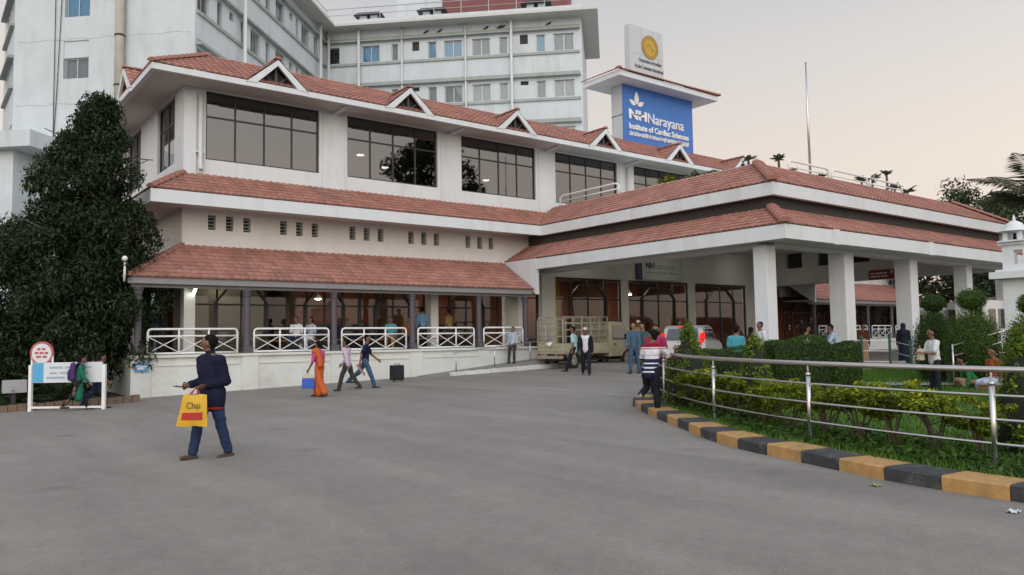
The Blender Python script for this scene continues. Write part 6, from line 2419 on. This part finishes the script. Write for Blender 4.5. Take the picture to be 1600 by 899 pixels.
# phone in the far hand
w_ = I['arms'][1]
hp_ = wpt(I, w_[2]+w_[3]*.075*1.78)
ph = thing('phone', 'dark phone held by the man with the yellow bag', 'phone', hp_)
dirp = (Matrix.Rotation(I['rz'], 3, 'Z') @ w_[3]).normalized()
MB().bar(hp_-dirp*.03, hp_+dirp*.12+Vector((0, 0, .05)), .075, .012).build('case', m_ink, ph, bevel=.004)
MB().bar(hp_-dirp*.02+Vector((0, 0, .008)), hp_+dirp*.11+Vector((0, 0, .058)), .066, .002).build('screen', m_frame, ph)
# yellow bag hanging from the near hand
w_ = I['arms'][0]
hb_ = wpt(I, w_[2]+w_[3]*.07*1.78)
m_bag = M('yellow_bag_plastic', (.60, .36, .02), .5, .1, 6, .5, 12)
bag = thing('shopping_bag', 'yellow shopping bag with a red block and red handles in the man\'s hand', 'bag', hb_)
bR = Vector((math.cos(YAW), -math.sin(YAW), 0))
bN = Vector((-math.sin(YAW), -math.cos(YAW), 0))
bc = hb_+Vector((0, 0, -.085))+bN*.08
FBG = ((bc.x, bc.y, bc.z), (bR.x, bR.y), (bN.x, bN.y))
gridn, rowsn = 8, 8
mb = MB()
for side in (1, -1):
    b0 = len(mb.v)
    for j in range(rowsn+1):
        t = j/rowsn
        wdt = .165+.055*t
        sh_ = -.045*t
        for i in range(gridn+1):
            u = (i/gridn*2-1)*wdt+sh_
            th = .045*math.sin(math.pi*i/gridn)**.6*(.25+.75*math.sin(math.pi*min(1, t*.9+.08)))
            p = bc+bR*u+bN*side*th+Vector((0, 0, -.44*t+.008*math.sin(i*1.3+j)))
            mb.v.append(tuple(p))
    for j in range(rowsn):
        for i in range(gridn):
            a = b0+j*(gridn+1)+i
            mb.f.append((a, a+1, a+gridn+2, a+gridn+1))
bo = mb.build('bag_body', m_bag, bag, sm=True)
m_bred = M('bag_red', (.42, .03, .025), .5, .1, 6)
rows_ = MB()
b0 = 0
for j in range(3):
    t = .56+j*.12
    wdt = .165+.055*t
    for i in range(7):
        s_ = i/6
        fi = .14+.72*s_
        u = (fi*2-1)*wdt-.045*t
        th = .045*math.sin(math.pi*fi)**.6*(.25+.75*math.sin(math.pi*min(1, t*.9+.08)))+.004
        rows_.v.append(tuple(bc+bR*u+bN*th+Vector((0, 0, -.44*t))))
for j in range(2):
    for i in range(6):
        a = j*7+i
        rows_.f.append((a, a+1, a+8, a+7))
rows_.build('red_block', m_bred, bag, sm=True)
text_obj('Chai', .13, M('bag_print', (.16, .10, .02), .6), bag, FBG, -.10, .058, bc.z-.19, width=.19, ext=.002, name='bag_lettering')
for u in (-.07, .05):
    MB().tube([bc+bR*(u-.012)+bN*.01, hb_+bN*.02+bR*u*.2+Vector((0, 0, .01)), bc+bR*(u+.012)-bN*.01], .009, 6).build('handle', m_bred, bag)

# 2-4 trio by the plinth
_, I2 = person('woman in an orange saree and pink blouse carrying a blue bag', 9.05, 20.5, 66, 1.60, lean=3, head=(0, 0), armL=(10, 10, 20), armR=(4, 10, 10), legL=(-14, 3, 16), legR=(18, 3, 6), top=K['pinkb'], sleeve='short', bottom=K['orange'], btype='skirt', hair='bun')
s_ = 1.60
dr = MB().seg(I2['neck']+V3(-.10*s_, 0, -.02*s_), I2['waist']+V3(.06*s_, .02*s_, 0), .06*s_, .085*s_, V3(1, 0, 0), .95)
dr.seg(I2['waist']+V3(.02, 0, 0), I2['hip'], .090*s_, .095*s_, V3(1, 0, 0), .8)
dr.seg(I2['neck']+V3(-.10*s_, -.06*s_, -.02*s_), I2['hip']+V3(-.10*s_, -.10*s_, .04*s_), .045*s_, .05*s_)
I2['part'](dr, 'drape', K['orange'])
hb2 = wpt(I2, I2['arms'][0][2]+I2['arms'][0][3]*.07*s_)
bg2 = thing('handbag', 'bright blue handbag carried by the woman in the saree', 'bag', hb2)
MB().hexa([hb2+Vector(v) for v in [(-.17, -.05, -.42), (.17, -.16, -.42), (.19, -.08, -.42), (-.15, .05, -.42), (-.14, -.05, -.12), (.14, -.14, -.12), (.16, -.07, -.12), (-.12, .03, -.12)]]).build('bag_body', M('bag_blue', (.02, .08, .45), .5, .1, 5), bg2, bevel=.02)
MB().hexa([hb2+Vector(v) for v in [(-.145, -.055, -.14), (.145, -.145, -.14), (.165, -.065, -.14), (-.125, .035, -.14), (-.10, -.04, -.03), (.10, -.11, -.03), (.11, -.06, -.03), (-.09, .02, -.03)]]).build('bag_top', M('bag_beige', (.45, .40, .33), .6, .1, 5), bg2, bevel=.01)
person('man in a pale pink shirt and grey trousers walking by the plinth', 10.50, 21.75, 78, 1.62, head=(0, 0), armL=(-20, 8, 10), armR=(18, 8, 24), legL=(20, 3, 6), legR=(-16, 3, 22), top=K['pinkl'], sleeve='long', bottom=K['grey'])
_, I4 = person('man in a navy polo and jeans striding by the plinth', 11.30, 22.15, -84, 1.74, head=(0, -4), armL=(26, 8, 24), armR=(-26, 8, 14), legL=(-30, 3, 22), legR=(22, 3, 4), top=K['navyp'], sleeve='short', bottom=K['jeans2'])
hb4 = wpt(I4, I4['arms'][1][2]+I4['arms'][1][3]*.07*1.74)
fo = thing('folder', 'red folder in the hand of the man in the navy polo', 'folder', hb4)
MB().bar(hb4+Vector((-.06, .04, .06)), hb4+Vector((.14, -.1, -.26)), .22, .015, side=(0, 1, .2)).build('cover', M('folder_red', (.5, .06, .03), .5, .1, 4), fo)
MB().bar(hb4+Vector((-.05, .045, .05)), hb4+Vector((.13, -.085, -.24)), .20, .02, side=(0, 1, .2)).build('paper', m_letter, fo)

# 5-6 two girls by the notice board
def backpack(info, mat, label):
    s = info['s']
    c_ = info['chest']-V3(0, .115*s, .03*s)
    p = wpt(info, c_)
    t_ = thing('backpack', label, 'backpack', p, info['rz'])
    MB().seg((0, 0, -.13), (0, .0, .12), .15, .13, (1, 0, 0), .6).build('pack', mat, t_, False, sm=True)
    MB().seg((0, -.08, -.13), (0, -.08, -.02), .10, .10, (1, 0, 0), .5).build('front_pocket', mat, t_, False, sm=True)
    for sd in (-1, 1):
        MB().tube([(sd*.09, .02, .14), (sd*.10, .12, .24), (sd*.10, .24, .16), (sd*.10, .2, -.08), (sd*.1, .04, -.14)], .016, 6).build('strap', mat, t_, False)
_, I5 = person('girl in a green kurta with a purple backpack by the notice board', 3.50, 22.75, -62, 1.46, lean=7, head=(0, -8), armL=(6, 8, 20), armR=(12, 8, 30), legL=(20, 3, 6), legR=(-20, 3, 20), top=K['greenk'], sleeve='long', bottom=K['darkt'], btype='kurta', hair='long')
backpack(I5, K['purple'], 'dull purple backpack on the girl in the green kurta')
_, I6 = person('girl in a pink top and jeans with a backpack, behind the girl in green', 3.98, 22.95, -62, 1.47, lean=8, head=(0, -6), armL=(8, 8, 20), armR=(10, 8, 26), legL=(-22, 3, 18), legR=(16, 3, 6), top=K['pinkt'], sleeve='short', bottom=K['jeans'], hair='long')
backpack(I6, M('maroon_pack', (.16, .03, .07), .7, .15, 8), 'maroon backpack on the girl in the pink top')

# 7-10 walkers near the truck
person('man in a dark blazer, white shirt and pale cap walking toward us', 18.45, 19.8, 172, 1.68, head=(0, 0), armL=(-10, 8, 14), armR=(14, 10, 14), legL=(14, 3, 6), legR=(-12, 3, 14), top=K['white'], sleeve='none', bottom=K['darkt'], hair='cap', open_jacket=(K['black'], 'long'), skin=m_skin)
person('man in a cyan shirt walking left past the truck', 19.70, 21.75, 70, 1.76, head=(20, 0), armL=(-8, 8, 14), armR=(-16, 8, 40), legL=(24, 3, 8), legR=(-22, 3, 12), top=K['cyan'], sleeve='short', bottom=K['darkt'], hem=.03)
person('young man in a blue plaid shirt and jeans beside the man in the red vest', 19.75, 18.75, 150, 1.78, head=(10, 0), armL=(4, 6, 10), armR=(12, 6, 20), legL=(-4, 3, 4), legR=(10, 3, 8), top=K['plaidb'], sleeve='long', bottom=K['jeans2'], skin=m_skin2)
person('man in a red open vest over a teal plaid shirt', 20.15, 18.75, 168, 1.74, head=(0, 0), armL=(6, 7, 12), armR=(4, 7, 14), legL=(8, 3, 6), legR=(-6, 3, 8), top=K['plaidt'], sleeve='long', bottom=K['darkt'], open_jacket=(K['redv'], 'none'), skin=m_skin2)
# 11 leaning man in the striped polo, one leg bent up behind
_, I11 = person('man in a red, white and navy striped polo leaning on the steel rail', 11.62, 10.62, -24, 1.72, lean=10, head=(58, -6), armL=(20, 14, 40), armR=(40, 22, 50), legL=(26, 5, 102), legR=(3, 3, 2), top=K['stripes'], sleeve='short', bottom=K['black'], vox=.012, belly=1.06, shoes=M('sandal', (.22, .2, .18), .6, .2, 6), tilt=6, hem=.03)
# 12.. people round the porch
person('person in a magenta top with dark hair behind the leaning man', 13.75, 12.35, 160, 1.66, top=K['magenta'], bottom=K['darkt'], hair='bun', z=.25)
person('man in a wide pale hat near the hall glass', 22.6, 21.2, 160, 1.72, top=K['khaki'], sleeve='long', bottom=K['darkt'], hair='cap', z=.56)
person('person in a dark shirt standing behind the plump conifer', 23.4, 19.9, -140, 1.70, top=K['grey'], sleeve='long', bottom=K['darkt'], z=.56)
person('man in a teal shirt with his back to us behind the hedge', 18.3, 13.5, -10, 1.68, top=K['teal'], bottom=K['darkt'], z=.22, belly=1.15)
person('boy in a white shirt leaning at the first porch column', 20.75, 14.35, 110, 1.66, top=K['white'], bottom=K['darkt'], z=.38, lean=6, head=(0, 6))
person('person with long dark hair beside the boy in the white shirt', 19.95, 14.2, -60, 1.55, top=K['brown'], bottom=K['tan'], btype='skirt', hair='long', z=.32)
person('man in a light blue shirt bending over behind the hedge', 22.8, 13.0, 70, 1.68, lean=24, head=(0, -14), armL=(30, 8, 20), armR=(34, 8, 20), top=K['lblue'], sleeve='long', bottom=K['grey'], z=.30)
person('seated person in white facing the man in the light blue shirt', 21.9, 13.6, -100, 1.60, legL=(80, 4, 80), legR=(80, 4, 80), top=K['white'], bottom=K['white'], z=.62, hair='short')
person('person in dark clothes under the porch left of the seated one', 21.6, 15.9, -60, 1.64, legL=(80, 4, 80), legR=(80, 4, 80), top=K['black'], sleeve='long', bottom=K['darkt'], z=.62)
person('woman in a brown saree standing between the porch columns', 29.6, 15.9, 170, 1.56, top=K['brown'], sleeve='long', bottom=K['tan'], btype='skirt', hair='bun', z=.45)
person('woman in a dark veil and gown at the third porch column', 29.55, 14.3, -30, 1.62, top=K['abaya'], sleeve='long', bottom=K['abaya'], btype='skirt', hair='veil', z=.38, vox=.017)
person('man in a white shirt carrying a cream pouch before the topiary', 19.4, 8.68, 92, 1.66, lean=3, armL=(20, 8, 75, 14), armR=(18, 8, 70, 10), top=K['white'], bottom=K['darkt'], z=.07, belly=1.15)
pz = Vector((19.15, 8.88, 1.10))
pch = thing('pouch', 'cream pouch in the arms of the man in the white shirt', 'bag', pz)
MB().hexa([pz+Vector(v) for v in [(-.12, -.06, -.16), (.08, -.08, -.16), (.1, .05, -.16), (-.1, .07, -.16), (-.1, -.05, .12), (.06, -.06, .12), (.08, .04, .12), (-.08, .05, .12)]]).build('pouch_body', M('cream_cloth', (.5, .45, .33), .8, .1, 6), pch, bevel=.03)
MB().tube([pz+Vector((-.06, 0, .12)), pz+Vector((-.02, 0, .2)), pz+Vector((.04, 0, .12))], .01, 6).build('pouch_strap', m_bin, pch)
# bench wall with seated people at the right
lw = thing('low_wall', 'low grey seat wall under the seated people at the right', 'wall', (20.2, 7.9, .1))
MB().box(19.9, 21.5, 7.5, 7.95, .05, .36).build('wall_body', M_brownw, lw, bevel=.01)
MB().box(19.87, 21.53, 7.47, 7.98, .36, .41).build('coping', bpy.data.materials['path_concrete'], lw, bevel=.01)
person('seated man in an orange shirt by the gateway', 20.4, 7.75, 100, 1.62, legL=(80, 4, 85), legR=(80, 4, 85), top=K['ora'], sleeve='short', bottom=K['lblue'], z=-.04)
person('seated man in a blue shirt right of the one in orange', 20.95, 7.6, 130, 1.66, legL=(80, 4, 85), legR=(80, 4, 85), top=K['blue'], sleeve='short', bottom=K['grey'], z=-.04)
person('crouching person wrapped in green cloth on the path', 20.75, 8.35, 80, 1.5, lean=32, legL=(95, 6, 125), legR=(95, 6, 125), head=(0, -10), top=K['greenc'], sleeve='long', bottom=K['tan'], hair='short', z=.05)
# verandah people
ZV = 1.26
person('man in a blue shirt standing on the verandah behind the first column', 5.95, 28.6, -150, 1.68, top=K['blue'], sleeve='long', bottom=K['darkt'], z=ZV)
person('person in dark clothes and a white cap on the verandah at the left', 6.3, 27.0, 20, 1.66, top=K['black'], sleeve='long', bottom=K['darkt'], hair='cap', z=ZV)
def seated(label, x, y, hd, mt, mb_, **k_):
    person(label, x, y, hd, 1.62, legL=(84, 4, 84), legR=(84, 4, 84), top=mt, bottom=mb_, z=ZV-.0, **k_)
bnch = thing('bench', 'long dark bench on the verandah behind the railings', 'bench', (12, 26.55, ZV))
MB().box(9.6, 17.2, 26.35, 26.75, ZV+.38, ZV+.42).build('seat', M_brownw, bnch)
for x in (9.8, 11.6, 13.4, 15.2, 17.0):
    MB().box(x-.03, x+.03, 26.4, 26.7, ZV, ZV+.38).build('leg', m_frame, bnch)
seated('seated man in a white shirt behind the second railing', 10.85, 26.5, 175, K['white'], K['jeans'])
seated('seated woman in pale clothes at the right of the second railing', 11.4, 26.5, 150, K['lblue'], K['white'], hair='bun')
seated('seated woman with a brown top behind the third railing', 14.6, 26.5, 180, K['teal'], K['tan'], hair='bun')
seated('seated person in orange behind the left end of the fourth railing', 15.4, 26.5, 160, K['ora'], K['darkt'])
person('man in a blue striped top standing inside the fourth railing', 16.15, 26.75, 30, 1.70, top=K['bluest'], sleeve='long', bottom=K['darkt'], z=ZV)
person('person in khaki standing inside behind the fifth column', 17.7, 27.15, 60, 1.62, top=K['khaki'], bottom=K['grey'], z=ZV)
person('youth in a light checked shirt leaning on the ramp handrail', 19.3, 25.0, 150, 1.5, top=K['lblue'], sleeve='long', bottom=K['grey'], z=.62, lean=-4, legL=(8, 3, 4), legR=(16, 3, 10), skin=m_skin2)
